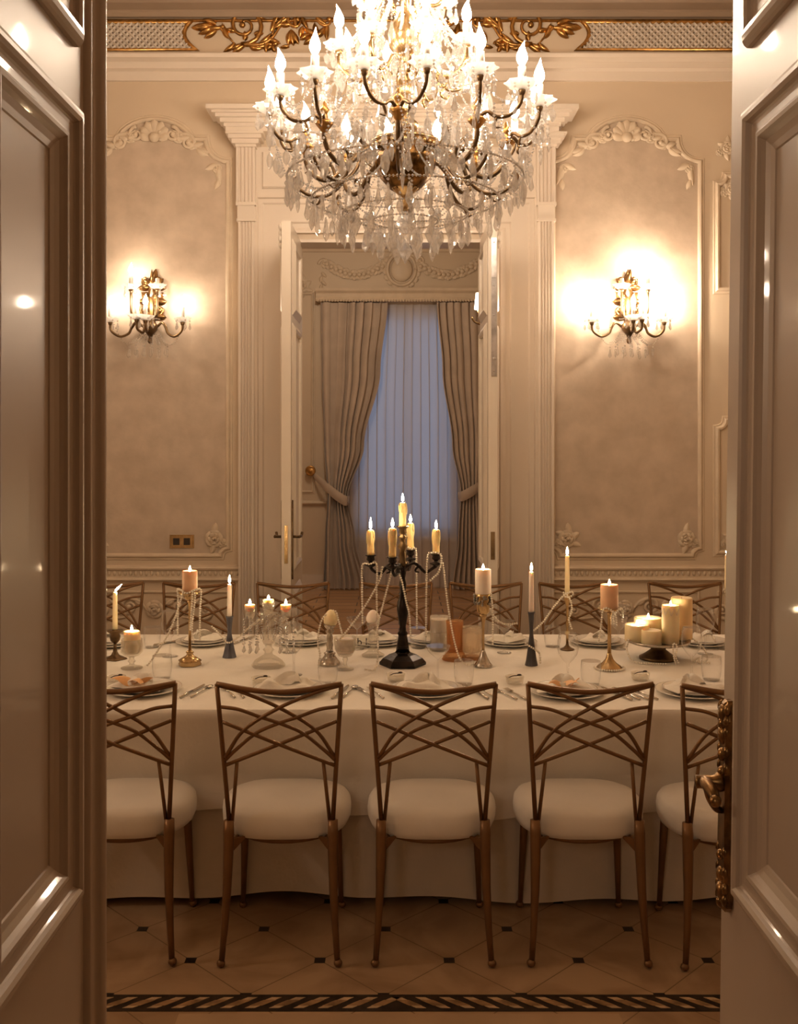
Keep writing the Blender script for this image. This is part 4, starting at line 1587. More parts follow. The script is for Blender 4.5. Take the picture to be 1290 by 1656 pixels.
# ------------------------------------------------------------------ floor inlay: rope border of mosaic between two dark lines
mb = MB()
ya, yb_ = 2.977, 3.067
mb.box((-2.6, ya, 0), (2.6, yb_, .0015), 0)
P_ = .0735
n = int(5.2 / P_)
xm = px(625, 3.02)
for i in range(n):
    x = -2.58 + i * P_
    s = 1 if x < xm else -1
    a, b = ya + .016, yb_ - .016

    def para(t0, t1, w, mi, off=0):
        """A slanted strip of stone across the band between the fractions T0 and T1."""
        y0, y1 = lerp(a, b, t0), lerp(a, b, t1)
        sl = .075 * s
        xx = x + P_ / 2 + off
        q = [(xx + sl * (t0 - .5) - w, y0), (xx + sl * (t0 - .5) + w, y0), (xx + sl * (t1 - .5) + w, y1), (xx + sl * (t1 - .5) - w, y1)]
        vs = [(u, v, .0015) for u, v in q] + [(u, v, .0024) for u, v in q]
        mb.add(vs, [(4, 5, 6, 7), (0, 1, 5, 4), (1, 2, 6, 5), (2, 3, 7, 6), (3, 0, 4, 7)], mi, False)
    para(.22, .74, .019, 1)
    para(.76, 1.0, .015, 2)
    para(.0, .20, .015, 2)
struct('trim_10', mb, [M['marble_dark'], M['tessera'], M['tessera_light']], 'dark rope-pattern mosaic border across the floor at the entrance')
mb = MB().box((-.655, YF + .07, 0), (.655, ya - .012, .0012))
mb.box((px(897, 2.85), YF + .07, .0012), (px(897, 2.85) + .003, ya - .012, .0015)).box((-.28, YF + .07, .0012), (-.277, ya - .012, .0015))
struct('trim_11', mb, mat('threshold_marble', (.46, .31, .19), .3, var=.12, scale=3, detail=8), 'plain cream marble threshold slab in front of the mosaic border')
# ------------------------------------------------------------------ the dining table
TY0, TY1, TX0, TX1, TZ = 3.545, 4.99, -2.15, 2.15, .75
tb = thing('dining_table', 'long dining table under the white cloth in the middle of the room', 'table', (0, (TY0 + TY1) / 2, 0))
MB().box((TX0 + .20, -.56, .70), (TX1 - .20, .56, .735)).build('tabletop', M['wood'], tb)
for x in (TX0 + .4, 0, TX1 - .4):
    for s in (-1, 1):
        MB().box((x - .03, s * .5 - .03, 0), (x + .03, s * .5 + .03, .70)).build('leg', M['wood'], tb)


def cloth_skirt(z0, off, wav, seed, ztop, tk):
    """The hanging part of a cloth: a rounded rectangle whose folds deepen towards the hem."""
    rng = random.Random(seed)
    ph = [rng.uniform(0, 6.28) for _ in range(8)]
    per = []
    r = .05
    x0, x1, y0, y1 = TX0 - off, TX1 + off, TY0 - off, TY1 + off
    N = 420
    L = [(x1 - x0 - 2 * r), (y1 - y0 - 2 * r)]
    segs = [((x0 + r, y0), (x1 - r, y0), (0, -1)), ((x1, y0 + r), (x1, y1 - r), (1, 0)), ((x1 - r, y1), (x0 + r, y1), (0, 1)), ((x0, y1 - r), (x0, y0 + r), (-1, 0))]
    for (a, b, n) in segs:
        ln = math.hypot(b[0] - a[0], b[1] - a[1])
        k = max(2, int(ln / .03))
        for i in range(k + 1):
            t = i / k
            per.append((lerp(a[0], b[0], t), lerp(a[1], b[1], t), n[0], n[1]))
    K = len(per)
    s, acc = [0], 0
    for i in range(1, K):
        acc += math.hypot(per[i][0] - per[i - 1][0], per[i][1] - per[i - 1][1])
        s.append(acc)
    rows = 22
    vs = []
    for j in range(rows + 1):
        v = j / rows
        for i, (x, y, nx, ny) in enumerate(per):
            q = s[i]
            w = sin(q * 5.2 + ph[0]) + .7 * sin(q * 9.1 + ph[1]) + .5 * sin(q * 15.3 + ph[2])
            hem = .014 * sin(q * 3.1 + ph[3]) + .008 * sin(q * 11 + ph[4])
            rnd = .012 * (1 - min(1, v * 12)) ** 2
            tuck = tk * min(1, v * 1.5) ** 1.1 * abs(ny)
            o = wav * w * v ** 1.2 - tuck - rnd
            z = lerp(ztop, z0 + hem, v)
            vs.append((x + nx * o, y + ny * o, z))
    fs = [(j * K + i, j * K + (i + 1) % K, (j + 1) * K + (i + 1) % K, (j + 1) * K + i) for j in range(rows) for i in range(K)]
    return vs, fs, K


vs, fs, K = cloth_skirt(.345, .0, .006, 3, TZ, .095)
mb = MB().add(vs, fs)
top = len(mb.v)
mb.f.append(tuple(range(K)))
mb.mi.append(0)
mb.sm.append(False)
tag(mb.build('tablecloth', M['cloth']), 'white linen tablecloth spread over the long dining table', 'tablecloth')
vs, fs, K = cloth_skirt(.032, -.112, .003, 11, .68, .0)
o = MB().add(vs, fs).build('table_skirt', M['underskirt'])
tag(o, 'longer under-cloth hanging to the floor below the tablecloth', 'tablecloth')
o['label'] = 'longer linen under-cloth hanging to the floor below the white tablecloth'


# ------------------------------------------------------------------ chairs
def chair_y(z):
    return -.045 * (1 - z / .46) if z < .46 else -.055 * (z - .46) / .46


def wz(z):
    return lerp(.170, .201, (z - .4586) / (.92 - .4586))


def make_chair(label, group):
    root = thing('dining_chair', label, 'chair', (0, 0, 0), 0, group)
    # cushion: a drum-shaped pad, flat below and domed above
    n, rows = 40, []
    for (s, z) in ((.0, .386), (.86, .386), (.955, .393), (.992, .412), (1.0, .438), (.985, .462), (.94, .476), (.82, .487), (.6, .494), (.3, .497), (0, .498)):
        rows.append((s, z))

    def fn(u, v):
        k = min(len(rows) - 1, int(round(v * (len(rows) - 1))))
        s, z = rows[k]
        a = 2 * pi * u
        ca, sa = cos(a), sin(a)
        x = .223 * s * (abs(ca) ** .66) * (1 if ca >= 0 else -1)
        y = .184 * s * (abs(sa) ** .74) * (1 if sa >= 0 else -1)
        if y < 0:
            x *= 1 - .12 * (-y / .190)
        return (x, .184 + y, z)
    st = MB().grid(fn, n, len(rows) - 1, closed=True).build('seat_cushion', M['seat'], root)
    mb = MB()
    mb.tube([(.17 * cos(2 * pi * k / 32), .19 + .150 * sin(2 * pi * k / 32), .377) for k in range(33)], .010, 8)
    for s in (-1, 1):
        mb.tube([(s * .165, .0, .385), (s * .13, .09, .392)], .010, 6).tube([(s * .162, .335, .385), (s * .12, .285, .392)], .010, 6)
        mb.add([(s * .160, 0, .40), (s * .160, 0, .355), (s * .115, .03, .398), (s * .160, .008, .40), (s * .160, .008, .355), (s * .115, .038, .398)], [(0, 1, 2), (3, 5, 4), (0, 3, 4, 1), (1, 4, 5, 2), (2, 5, 3, 0)], 0, False)
    mb.build('seat_frame', M['chairgold'], root)
    for s in (-1, 1):
        # rear leg: tapered sleeve, splayed, with a ball foot
        pts = [(s * lerp(.189, .171, (z / .47)) + s * (-.006 * sin(pi * z / .47)), chair_y(z), z) for z in (.022, .12, .24, .36, .42, .462)]
        leg = MB().tube(pts, [.0095, .0115, .0145, .0172, .018, .0165], 10).build('leg', M['chairgold'], root)
        MB().ell((s * .190, chair_y(.012), .0135), (.0145, .0145, .0135), 10, 8).build('ball_foot', M['chairgold'], leg)
    for s in (-1, 1):
        pts = [(s * lerp(.180, .165, z / .39), lerp(.372, .335, z / .39), z) for z in (.022, .13, .26, .395)]
        leg = MB().tube(pts, [.009, .011, .014, .016], 10).build('leg', M['chairgold'], root)
        MB().ell((s * .181, .374, .0135), (.0145, .0145, .0135), 10, 8).build('ball_foot', M['chairgold'], leg)
    for s in (-1, 1):
        pts = [(s * wz(z), chair_y(z), z) for z in (.455, .58, .70, .82, .922)]
        MB().tube(pts, .0078, 8).build('back_post', M['chairgold'], root)
        MB().tube([(s * .160, chair_y(.456), .456), (s * .141, chair_y(.655), .658)], .0062, 8).build('back_strut', M['chairgold'], root)

    def bow(x):
        return -.014 * (1 - (x / .2) ** 2)
    P = cat([(x, chair_y(z) + bow(x), z) for x, z in ((-.203, .922), (-.10, .906), (0, .898), (.10, .906), (.203, .922))], 5)
    MB().tube(P, .0092, 8).build('top_rail', M['chairgold'], root)
    A = [(-.200, .918), (-.115, .895), (0, .846), (.115, .771), (.178, .677)]
    B = [(-.190, .846), (-.13, .839), (-.061, .815), (0, .795), (.075, .761), (.143, .703), (.179, .667)]
    C = [(-.185, .797), (0, .724), (.177, .650)]
    for q, (pts, r, dy) in enumerate(((A, .0064, .004), (B, .0062, .0), (C, .0066, -.004))):
        for s in (1, -1):
            p = cat([(s * x, chair_y(z) + bow(x) + dy * s * .6, z) for x, z in pts], 6)
            MB().tube(p, r, 8).build('lattice_bar', M['chairgold'], root)
    return root


near = [(-.928, 3.28, 1.5), (-.388, 3.275, .4), (.112, 3.275, -.3), (.619, 3.275, -.6), (1.112, 3.245, -2.0)]
near_labels = ['bronze lattice-back chair at the near side of the table, half hidden by the left door',
               'bronze lattice-back chair at the near side of the table, second from the left door',
               'bronze lattice-back chair at the near side, directly in front of the black candelabra',
               'bronze lattice-back chair at the near side of the table, second from the right door',
               'bronze lattice-back chair at the near side of the table, half hidden by the right door']
far = [(174, 3), (321, -2), (474, 1), (640, 0), (785, -1), (930, 3), (1106, -3)]
far_labels = ['lattice-back chair across the table, behind the leaning candle by the left door',
              'lattice-back chair across the table, behind the tall brass stick under the switch plate',
              'lattice-back chair across the table, in front of the left doorway leaf',
              'lattice-back chair across the table, directly behind the black candelabra',
              'lattice-back chair across the table, behind the white pillar candle at the doorway',
              'lattice-back chair across the table, behind the slim taper twined with pearls',
              'lattice-back chair across the table, behind the cake stand of candles']
ch0 = make_chair(near_labels[0], 'chairs along the near side of the table')
ch0.location = (near[0][0], near[0][1], 0)
ch0.rotation_euler = (0, 0, R(near[0][2]))
for (x, y, a), l in list(zip(near, near_labels))[1:]:
    copy_tree(ch0, (x, y, 0), R(a), l)
for (x, a), l in zip(far, far_labels):
    copy_tree(ch0, (px(x, 5.60), 5.545, 0), pi + R(a), l, 'chairs along the far side of the table')


# ------------------------------------------------------------------ candles
def flame_mb(mb, c, h=.032, r=.0055, lean=0.0):
    prof = [(.25, 0), (.75, .12), (1, .28), (.85, .5), (.5, .74), (.2, .9), (.02, 1)]
    vs, fs, n = [], [], 8
    for q, z in prof:
        for j in range(n):
            t = 2 * pi * j / n
            vs.append((c[0] + r * q * cos(t) + lean * h * z, c[1] + r * q * sin(t), c[2] + z * h * (1 - .3 * abs(lean))))
    for i in range(len(prof) - 1):
        for j in range(n):
            a, b = i * n + j, i * n + (j + 1) % n
            fs.append((a, b, b + n, a + n))
    fs.append(tuple(range(n))[::-1])
    return mb.add(vs, fs)


def candle(label, loc, h, r, m, lit=True, group=None, fh=.032, fr=.0055, lean=0, tapered=.85, rough=0, kind='pillar', cname='pillar_candle', seed=0, pool=False, drip=0):
    """A candle standing at LOC: wax, wick and flame."""
    o = thing(cname, label, 'candle', loc, 0, group)
    rg = random.Random(seed)
    ph = [rg.uniform(0, 6.28) for _ in range(4)]

    def wv(i, q):
        return rough * (sin(3 * q + ph[0] + i) + .6 * sin(5 * q + ph[1] - 1.7 * i))
    if kind == 'pillar':
        prof = [(r * .97, 0), (r, .003), (r, h * .3), (r, h * .6), (r, h - .004), (r * .95, h), (r * .78, h - .004), (r * .4, h - .008), (0, h - .008)]
        top = h - .008
    elif kind == 'egg':
        prof = [(r * .75, 0), (r * .95, h * .12), (r, h * .3), (r * .93, h * .5), (r * .75, h * .72), (r * .45, h * .9), (r * .2, h * .98), (0, h)]
        top = h
    elif kind == 'float':
        prof = [(r * .5, 0), (r * .85, h * .3), (r, h * .75), (r * .98, h), (r * .8, h * .92), (0, h * .85)]
        top = h * .85
    else:
        k = 7
        prof = [(lerp(r, r * tapered, i / k), h * i / k) for i in range(k)] + [(r * tapered * .95, h - .003), (r * tapered * .6, h), (0, h)]
        top = h
    mb = MB().lathe(prof, 18, wave=wv if rough else None)
    for k in range(drip):
        a = rg.uniform(0, 6.28)
        z1 = rg.uniform(.3, .8) * h
        mb.ell((r * .97 * cos(a), r * .97 * sin(a), (h + z1) / 2 - .004), (r * .28, r * .28, (h - z1) / 2), 6, 6)
    mb.build('wax', m, o)
    if lit is not None:
        MB().tube([(0, 0, top - .003), (lean * .003, 0, top + .008)], .0009, 5).build('wick', M['wick'], o)
    if lit:
        flame_mb(MB(), (0, 0, top + .004), fh, fr, lean).build('flame', M['flame'], o)
    return o


def lathe_thing(name, label, cat_, loc, parts, group=None, n=20, rz=0):
    """PARTS: (part name, profile, material, options)."""
    o = thing(name, label, cat_, loc, rz, group)
    for nm, prof, m, kw in parts:
        MB().lathe(prof, kw.get('n', n), **{k: v for k, v in kw.items() if k in ('wave', 'sm', 'c')}).build(nm, m, o)
    return o


T0 = TZ + .001


def spot(x, y):
    X, D = ground(x, y, TZ)
    return X, D, F / D                     # metres and pixels per metre


def pearls(label, pts, r=.0048, step=.0100, name='pearl_strand', mat_='pearl'):
    """A string of pearls along a curve; one object, since it moves as one."""
    P = cat(pts, 14)
    mb = MB()
    acc, last = 0, None
    for p in P:
        if last is None or (p - last).length >= step:
            if last is not None:
                d = p - last
                k = int(d.length / step)
                for i in range(1, k + 1):
                    q = last + d * (i * step / d.length)
                    mb.ell(q, (r, r, r), 6, 4)
                last = last + d * (k * step / d.length)
            else:
                mb.ell(p, (r, r, r), 6, 4)
                last = p
    return tag(mb.build(name, M[mat_]), label, 'pearls', 'pearl strands on the table')


TAPERS, PILLARS, EGGS = 'slim taper candles on the table', 'pillar candles on the table', 'egg-shaped candles on the table'

# 1 low bronze stick by the left door, with a leaning flame
x, y, s = spot(186, 1066)
g = .130
o = lathe_thing('candlestick', 'low dark bronze candlestick with a splayed foot, by the left door', 'candlestick', (x, y, T0), [
    ('foot', [(0, 0), (.048, 0), (.047, .005), (.03, .010), (.018, .018), (.010, .032), (.007, .05), (.007, .07)], M['bronze'], dict(wave=lambda i, q: .12 * cos(5 * q) if i < 4 else 0)),
    ('cup', [(0, .07), (.010, .07), (.020, .082), (.024, .10), (.020, .112), (.034, .122), (.036, .127), (.014, .126), (.012, .131), (0, .131)], M['bronze'], {})])
candle('ivory taper candle with a leaning flame, by the left door', (x, y, T0 + .131), .165, .0118, M['wax'], cname='taper_candle', kind='taper', lean=.75, fh=.04, fr=.006, group=TAPERS)
# 2 pressed glass goblet with a melting pillar
x, y, s = spot(213, 1081)
lathe_thing('glass_goblet', 'clear footed glass holding a short melting candle near the left door', 'glass', (x, y, T0), [
    ('bowl', [(.012, .048), (.032, .055), (.046, .07), (.046, .095), (.042, .122), (.044, .124), (.043, .095), (.042, .074), (.03, .062), (0, .056)], M['cutglass'], {}),
    ('stem', [(0, 0), (.045, 0), (.046, .004), (.03, .009), (.012, .014), (.010, .022), (.017, .030), (.010, .038), (.012, .048), (0, .05)], M['cutglass'], {})])
candle('short melting yellow candle in the footed glass near the left door', (x, y, T0 + .066), .092, .034, M['wax'], rough=.05, seed=5, fh=.03, group=PILLARS)
# 3 tall brass stick with a pillar
x, y, s = spot(307, 1076)
lathe_thing('candlestick', 'tall thin brass candlestick with pearls draped from its cup, under the switch plate', 'candlestick', (x, y, T0), [
    ('foot', [(0, 0), (.046, 0), (.048, .006), (.044, .014), (.048, .022), (.030, .034), (.016, .042), (.013, .05), (.018, .056), (.008, .064), (0, .064)], M['brass'], dict(wave=lambda i, q: .05 * cos(6 * q))),
    ('stem', [(0, .06), (.0065, .06), (.0062, .26), (.010, .27), (.010, .28), (0, .28)], M['brass'], {}),
    ('cup', [(0, .275), (.012, .278), (.024, .29), (.026, .302), (.044, .306), (.05, .312), (.046, .32), (.02, .316), (0, .316)], M['brass'], dict(wave=lambda i, q: .07 * cos(8 * q)))])
candle('beige pillar candle on the tall brass stick with draped pearls', (x, y, T0 + .318), .088, .0325, M['waxpeach'], fh=.026, group=PILLARS)
Z = T0 + .322
pearls('pearls looped round the cup of the tall brass stick and hanging down', [(x - .050, y - .012, Z - .19), (x - .046, y - .02, Z - .03), (x - .052, y - .01, Z + .004), (x - .03, y - .045, Z + .008), (x - .004, y - .052, Z - .006), (x + .028, y - .045, Z + .006), (x + .05, y - .016, Z + .002), (x + .047, y - .02, Z - .08), (x + .046, y - .02, Z - .21)])
pearls('pearls falling from the tall brass stick down to the left', [(x - .02, y - .048, Z - .004), (x - .04, y - .06, Z - .08), (x - .075, y - .06, Z - .17), (x - .12, y - .05, Z - .24), (x - .16, y - .04, Z - .30), (x - .175, y - .05, T0 + .006)])
pearls('pearls falling from the front of the tall brass stick in two tails', [(x + .012, y - .05, Z - .16), (x + .02, y - .055, Z - .04), (x + .022, y - .05, Z + .004), (x + .032, y - .05, Z - .02), (x + .02, y - .055, Z - .15), (x + .028, y - .055, Z - .22)])
# 4 blue-grey hourglass stick
def hourglass(label, x, y, h, r0, r1, rm, m):
    mb = MB()
    prof = []
    for i in range(11):
        t = i / 10
        rr = lerp(r0, rm, (t / .62) ** .8) if t < .62 else lerp(rm, r1, ((t - .62) / .38) ** 1.3)
        prof.append((rr, h * t))
    prof = [(0, 0)] + prof + [(r1 * .7, h), (r1 * .6, h - .004), (0, h - .004)]
    mb.lathe(prof, 12, sm=False)
    o = thing('candlestick', label, 'candlestick', (x, y, T0))
    mb.build('hourglass_body', m, o)
    MB().lathe([(r1 * 1.02, h - .006), (r1 * 1.06, h - .003), (r1 * 1.02, h), (r1 * .7, h)], 12).build('rim', m, o)
    return o


x, y, s = spot(371, 1063)
hourglass('blue-grey faceted hourglass candlestick left of the glass candelabra', x, y, .182, .032, .017, .0085, M['pewter'])
candle('ivory taper candle in the blue-grey hourglass candlestick', (x, y, T0 + .178), .148, .0112, M['waxpale'], cname='taper_candle', kind='taper', fh=.036, group=TAPERS)
pearls('pearls running from the blue-grey candlestick across to the glass candelabra', [(x - .075, y - .02, T0 + .14), (x - .03, y - .03, T0 + .10), (x + .0, y - .034, T0 + .07), (x + .05, y - .04, T0 + .10), (x + .10, y - .06, T0 + .145), (px(420, 4.2), 4.19, T0 + .21)])
# 5 three-light glass candelabra
x, y, s = spot(434, 1078)
gc_ = thing('glass_candelabra', 'clear glass three-light candelabra hung with crystal strings', 'candelabra', (x, y, T0))
MB().lathe([(0, 0), (.068, 0), (.070, .008), (.058, .026), (.035, .042), (.018, .052), (.016, .062), (.024, .072), (.014, .082), (.016, .092), (0, .094)], 24, wave=lambda i, q: .04 * cos(8 * q)).build('foot', M['cutglass'], gc_)
MB().lathe([(0, .09), (.02, .095), (.026, .11), (.02, .13), (.022, .20), (.026, .215), (.05, .222), (.05, .227), (.02, .23), (.018, .238), (0, .24)], 20, wave=lambda i, q: .06 * cos(10 * q)).build('column', M['cutglass'], gc_)
mb = MB().lathe([(.02, .238), (.026, .245), (.028, .272), (.025, .272), (.022, .25), (0, .246)], 16)
mb.build('candle_cup', M['cutglass'], gc_)
for sx, dx in ((-1, -.079), (1, .074)):
    arm = MB().tube(cat([(sx * .02, 0, .20), (sx * .035, 0, .185), (sx * .06, 0, .18), (dx, 0, .205)], 5), .006, 8).build('glass_arm', M['cutglass'], gc_)
    MB().lathe([(0, .203), (.014, .205), (.021, .214), (.024, .25), (.0215, .25), (.018, .218), (0, .212)], 16, (dx, 0, 0)).build('candle_cup', M['cutglass'], arm)
mb = MB()
rg = random.Random(8)
for sx in (-1, 1):
    for k in range(7):
        px_, py_ = sx * (.05 + .028 * (k % 3)), -.02 + .018 * (k // 2)
        bead_chain(mb, (px_, py_, .20), (px_, py_, .115 - .03 * rg.random()), 0, .0048, .011)
        drop_mb(mb, (px_, py_, .105), .03, .008, 0, 5)
for k in range(8):
    a = 2 * pi * k / 8
    bead_chain(mb, pol(.048, a, .222), pol(.03, a + .2, .12), .01, .004, .010)
ob = mb.build('crystal_strings', M['beadglass'], gc_)
ob['kind'] = 'stuff'
candle('small round cream candle on top of the glass candelabra', (x, y, T0 + .266), .020, .0235, M['wax'], kind='float', cname='tealight_candle', fh=.018, group='tealights in the glass candelabra')
candle('small round cream candle in the left cup of the glass candelabra', (x - .079, y, T0 + .234), .030, .0225, M['wax'], kind='float', cname='tealight_candle', fh=.024, group='tealights in the glass candelabra')
candle('small round cream candle in the right cup of the glass candelabra', (x + .074, y, T0 + .234), .030, .0235, M['wax'], kind='float', cname='tealight_candle', fh=.024, group='tealights in the glass candelabra')
# 6 mercury-glass stick with an egg candle
x, y, s = spot(533, 1075)
lathe_thing('candlestick', 'turned silvered candlestick holding an ivory egg-shaped candle', 'candlestick', (x, y, T0), [
    ('foot', [(0, 0), (.046, 0), (.047, .006), (.040, .016), (.030, .030), (.022, .042), (.026, .05), (.016, .056), (0, .056)], M['silver'], {}),
    ('stem', [(0, .052), (.016, .056), (.013, .07), (.016, .085), (.012, .10), (.015, .115), (.011, .13), (.020, .145), (.012, .152), (.024, .165), (.026, .172), (0, .172)], M['silver'], {})])
candle('ivory egg-shaped candle on the silvered candlestick', (x + .004, y, T0 + .171), .066, .030, M['wax'], lit=None, kind='egg', cname='egg_candle', group=EGGS)
pearls('pearls falling over the silvered candlestick into the cream votive glass', [(x - .045, y - .03, T0 + .005), (x - .04, y - .03, T0 + .05), (x - .05, y - .02, T0 + .11), (x - .03, y - .02, T0 + .20), (x + .02, y + .0, T0 + .232), (x + .04, y - .02, T0 + .19), (x + .06, y - .06, T0 + .13)])
# 7 votive goblet
x, y, s = spot(558, 1083)
lathe_thing('glass_goblet', 'footed glass filled with cream wax beside the silvered candlestick', 'glass', (x, y, T0), [
    ('bowl', [(.012, .052), (.028, .058), (.044, .085), (.049, .137), (.0475, .137), (.042, .087), (.026, .064), (0, .06)], M['cutglass'], {}),
    ('stem', [(0, 0), (.036, 0), (.037, .004), (.02, .008), (.008, .016), (.007, .03), (.012, .042), (.010, .052), (0, .053)], M['cutglass'], {})])
candle('cream votive wax filling the footed glass', (x, y, T0 + .072), .058, .037, M['waxpale'], lit=None, cname='votive_candle', group='votives in glasses')
# 8 clear glass stick with a frosted egg
x, y, s = spot(603, 1061)
lathe_thing('candlestick', 'clear ribbed glass candlestick left of the black candelabra', 'candlestick', (x, y, T0), [
    ('foot', [(0, 0), (.050, 0), (.052, .006), (.035, .016), (.016, .03), (.014, .045), (.022, .054), (.014, .062), (0, .062)], M['cutglass'], {}),
    ('column', [(0, .06), (.020, .062), (.022, .075), (.019, .09), (.021, .125), (.030, .142), (.026, .15), (0, .15)], M['cutglass'], dict(wave=lambda i, q: .06 * cos(10 * q)))])
candle('frosted white egg-shaped candle on the clear glass candlestick', (x, y, T0 + .149), .058, .031, M['waxpale'], lit=None, kind='egg', cname='egg_candle', group=EGGS)
# 9 the black candelabra
x, y, s = spot(651, 1075)
bc = thing('candelabra', 'tall black five-light candelabra at the middle of the table', 'candelabra', (x, y, T0))
MB().lathe([(0, 0), (.100, 0), (.101, .010), (.085, .028), (.058, .045), (.034, .052), (.030, .058), (0, .06)], 6, sm=False, wave=lambda i, q: 0).build('base', M['black'], bc)
MB().lathe([(0, .055), (.030, .056), (.025, .09), (.019, .125), (.023, .135), (.015, .145), (.014, .165), (.020, .20), (.026, .235), (.023, .27), (.013, .295), (.018, .305), (.012, .315), (.016, .345), (.011, .37), (.015, .40), (.018, .415), (.010, .425), (0, .43)], 16).build('stem', M['black'], bc)
MB().lathe([(0, .42), (.016, .425), (.022, .44), (.014, .452), (.018, .47), (.013, .49), (.022, .51), (.012, .525), (.014, .54), (.022, .55), (.010, .556), (.018, .568), (.015, .585), (.026, .592), (.027, .597), (.012, .595), (0, .595)], 14).build('upper_stem', M['bronze'], bc)
ends = [(-.137, -.035, .473), (-.043, -.132, .475), (.035, .130, .478), (.145, .030, .470)]
cand_px = [('left', .108, .05), ('front', .122, .038), ('rear', .120, .034), ('right', .108, .036)]
TREE = 'yellow candles of the black candelabra'
for (ex, ey, ez), (nm, hh, fh) in zip(ends, cand_px):
    d = Vector((ex, ey, 0))
    dn = d.normalized()
    b0 = Vector((0, 0, .415))
    p = [b0 + dn * .01, b0 + dn * .045 + Vector((0, 0, .02)), b0 + dn * .07 + Vector((0, 0, .008)), b0 + dn * .10 + Vector((0, 0, -.02)), b0 + dn * .13 + Vector((0, 0, -.006)), Vector((ex, ey, ez - .05))]
    path = cat(p, 5)
    mb = MB().tube(path, .007, 8)
    pc = cat([b0 + dn * .07 + Vector((0, 0, .008)), b0 + dn * .055 + Vector((0, 0, -.012)), b0 + dn * .072 + Vector((0, 0, -.02))], 4)
    mb.tube(pc, taper(.006, .003, len(pc)), 6)
    a = mb.build('arm', M['black'], bc)
    MB().lathe([(.005, -.055), (.009, -.05), (.028, -.040), (.030, -.037), (.010, -.032), (.009, -.026), (.018, -.018), (.016, -.004), (.024, 0), (.024, .003), (.011, .002), (0, .0)], 14, (ex, ey, ez)).build('candle_cup', M['black'], a)
    candle('yellow drip candle in the %s cup of the black candelabra' % nm, (x + ex, y + ey, T0 + ez + .002), hh, .0155, M['waxy'], kind='taper', cname='drip_candle', rough=.035, seed=len(nm), drip=5, fh=fh, fr=.0062, group=TREE, tapered=.9)
candle('yellow drip candle in the topmost cup of the black candelabra', (x, y, T0 + .596), .102, .0155, M['waxy'], kind='taper', cname='drip_candle', rough=.035, seed=12, drip=5, fh=.036, fr=.006, group=TREE, tapered=.9)
bx_, by_ = x, y
ax, ay, az = x + ends[0][0], y + ends[0][1], T0 + ends[0][2]
pearls('pearls hanging straight down from the left arm of the black candelabra', [(ax - .034, ay - .02, T0 + .19), (ax - .036, ay - .02, az - .12), (ax - .034, ay - .016, az - .038), (ax - .004, ay - .034, az - .033), (ax + .026, ay - .022, az - .036), (ax + .026, ay - .02, az - .16), (ax + .03, ay - .025, az - .32), (ax + .032, ay - .06, T0 + .06), (ax + .02, ay - .09, T0 + .006), (ax - .02, ay - .08, T0 + .005)])
pearls('pearls slanting from the left arm of the candelabra to the cream votive glass', [(ax + .05, ay - .005, az - .05), (ax + .035, ay - .02, az - .11), (ax - .03, ay - .05, az - .22), (ax - .10, ay - .08, az - .31), (ax - .13, ay - .10, az - .342)])
pearls('pearls slanting from the front of the candelabra to the clear glass candlestick', [(x - .045, y - .06, T0 + .415), (x - .075, y - .05, T0 + .30), (x - .10, y - .02, T0 + .20), (x - .115, y + .01, T0 + .12)])
rx, ry, rz_ = x + ends[3][0], y + ends[3][1], T0 + ends[3][2]
pearls('pearls looped round the right cup of the black candelabra and hanging to the table', [(rx - .045, ry - .02, T0 + .12), (rx - .043, ry - .02, rz_ - .15), (rx - .038, ry - .016, rz_ - .01), (rx - .02, ry - .020, rz_ + .010), (rx + .014, ry - .022, rz_ + .006), (rx + .022, ry - .018, rz_ - .02), (rx + .008, ry - .03, rz_ - .075), (rx - .03, ry - .035, rz_ - .11)])
pearls('pearls slanting from the right arm of the black candelabra down to the tablecloth', [(rx + .028, ry - .012, rz_ - .036), (rx + .036, ry - .02, rz_ - .10), (rx + .05, ry - .03, rz_ - .22), (rx + .075, ry - .04, rz_ - .36), (rx + .10, ry - .05, rz_ - .44), (rx + .13, ry - .06, T0 + .006), (rx + .16, ry - .05, T0 + .005)])
px2, py2, pz2 = x + ends[2][0], y + ends[2][1], T0 + ends[2][2]
pearls('pearls hanging from the rear cup of the black candelabra', [(px2 + .028, py2 - .03, pz2 - .34), (px2 + .026, py2 - .03, pz2 - .16), (px2 + .024, py2 - .022, pz2 + .004), (px2 + .006, py2 - .028, pz2 + .008), (px2 - .024, py2 - .018, pz2 + .004), (px2 - .026, py2 - .03, pz2 - .12), (px2 - .024, py2 - .03, pz2 - .26)])
pearls('pearls wound once down the black stem of the candelabra', [(x - .02, y - .03, T0 + .405), (x - .006, y - .034, T0 + .37), (x + .006, y - .036, T0 + .32), (x + .016, y - .036, T0 + .27), (x + .028, y - .03, T0 + .22), (x + .034, y - .03, T0 + .12)])
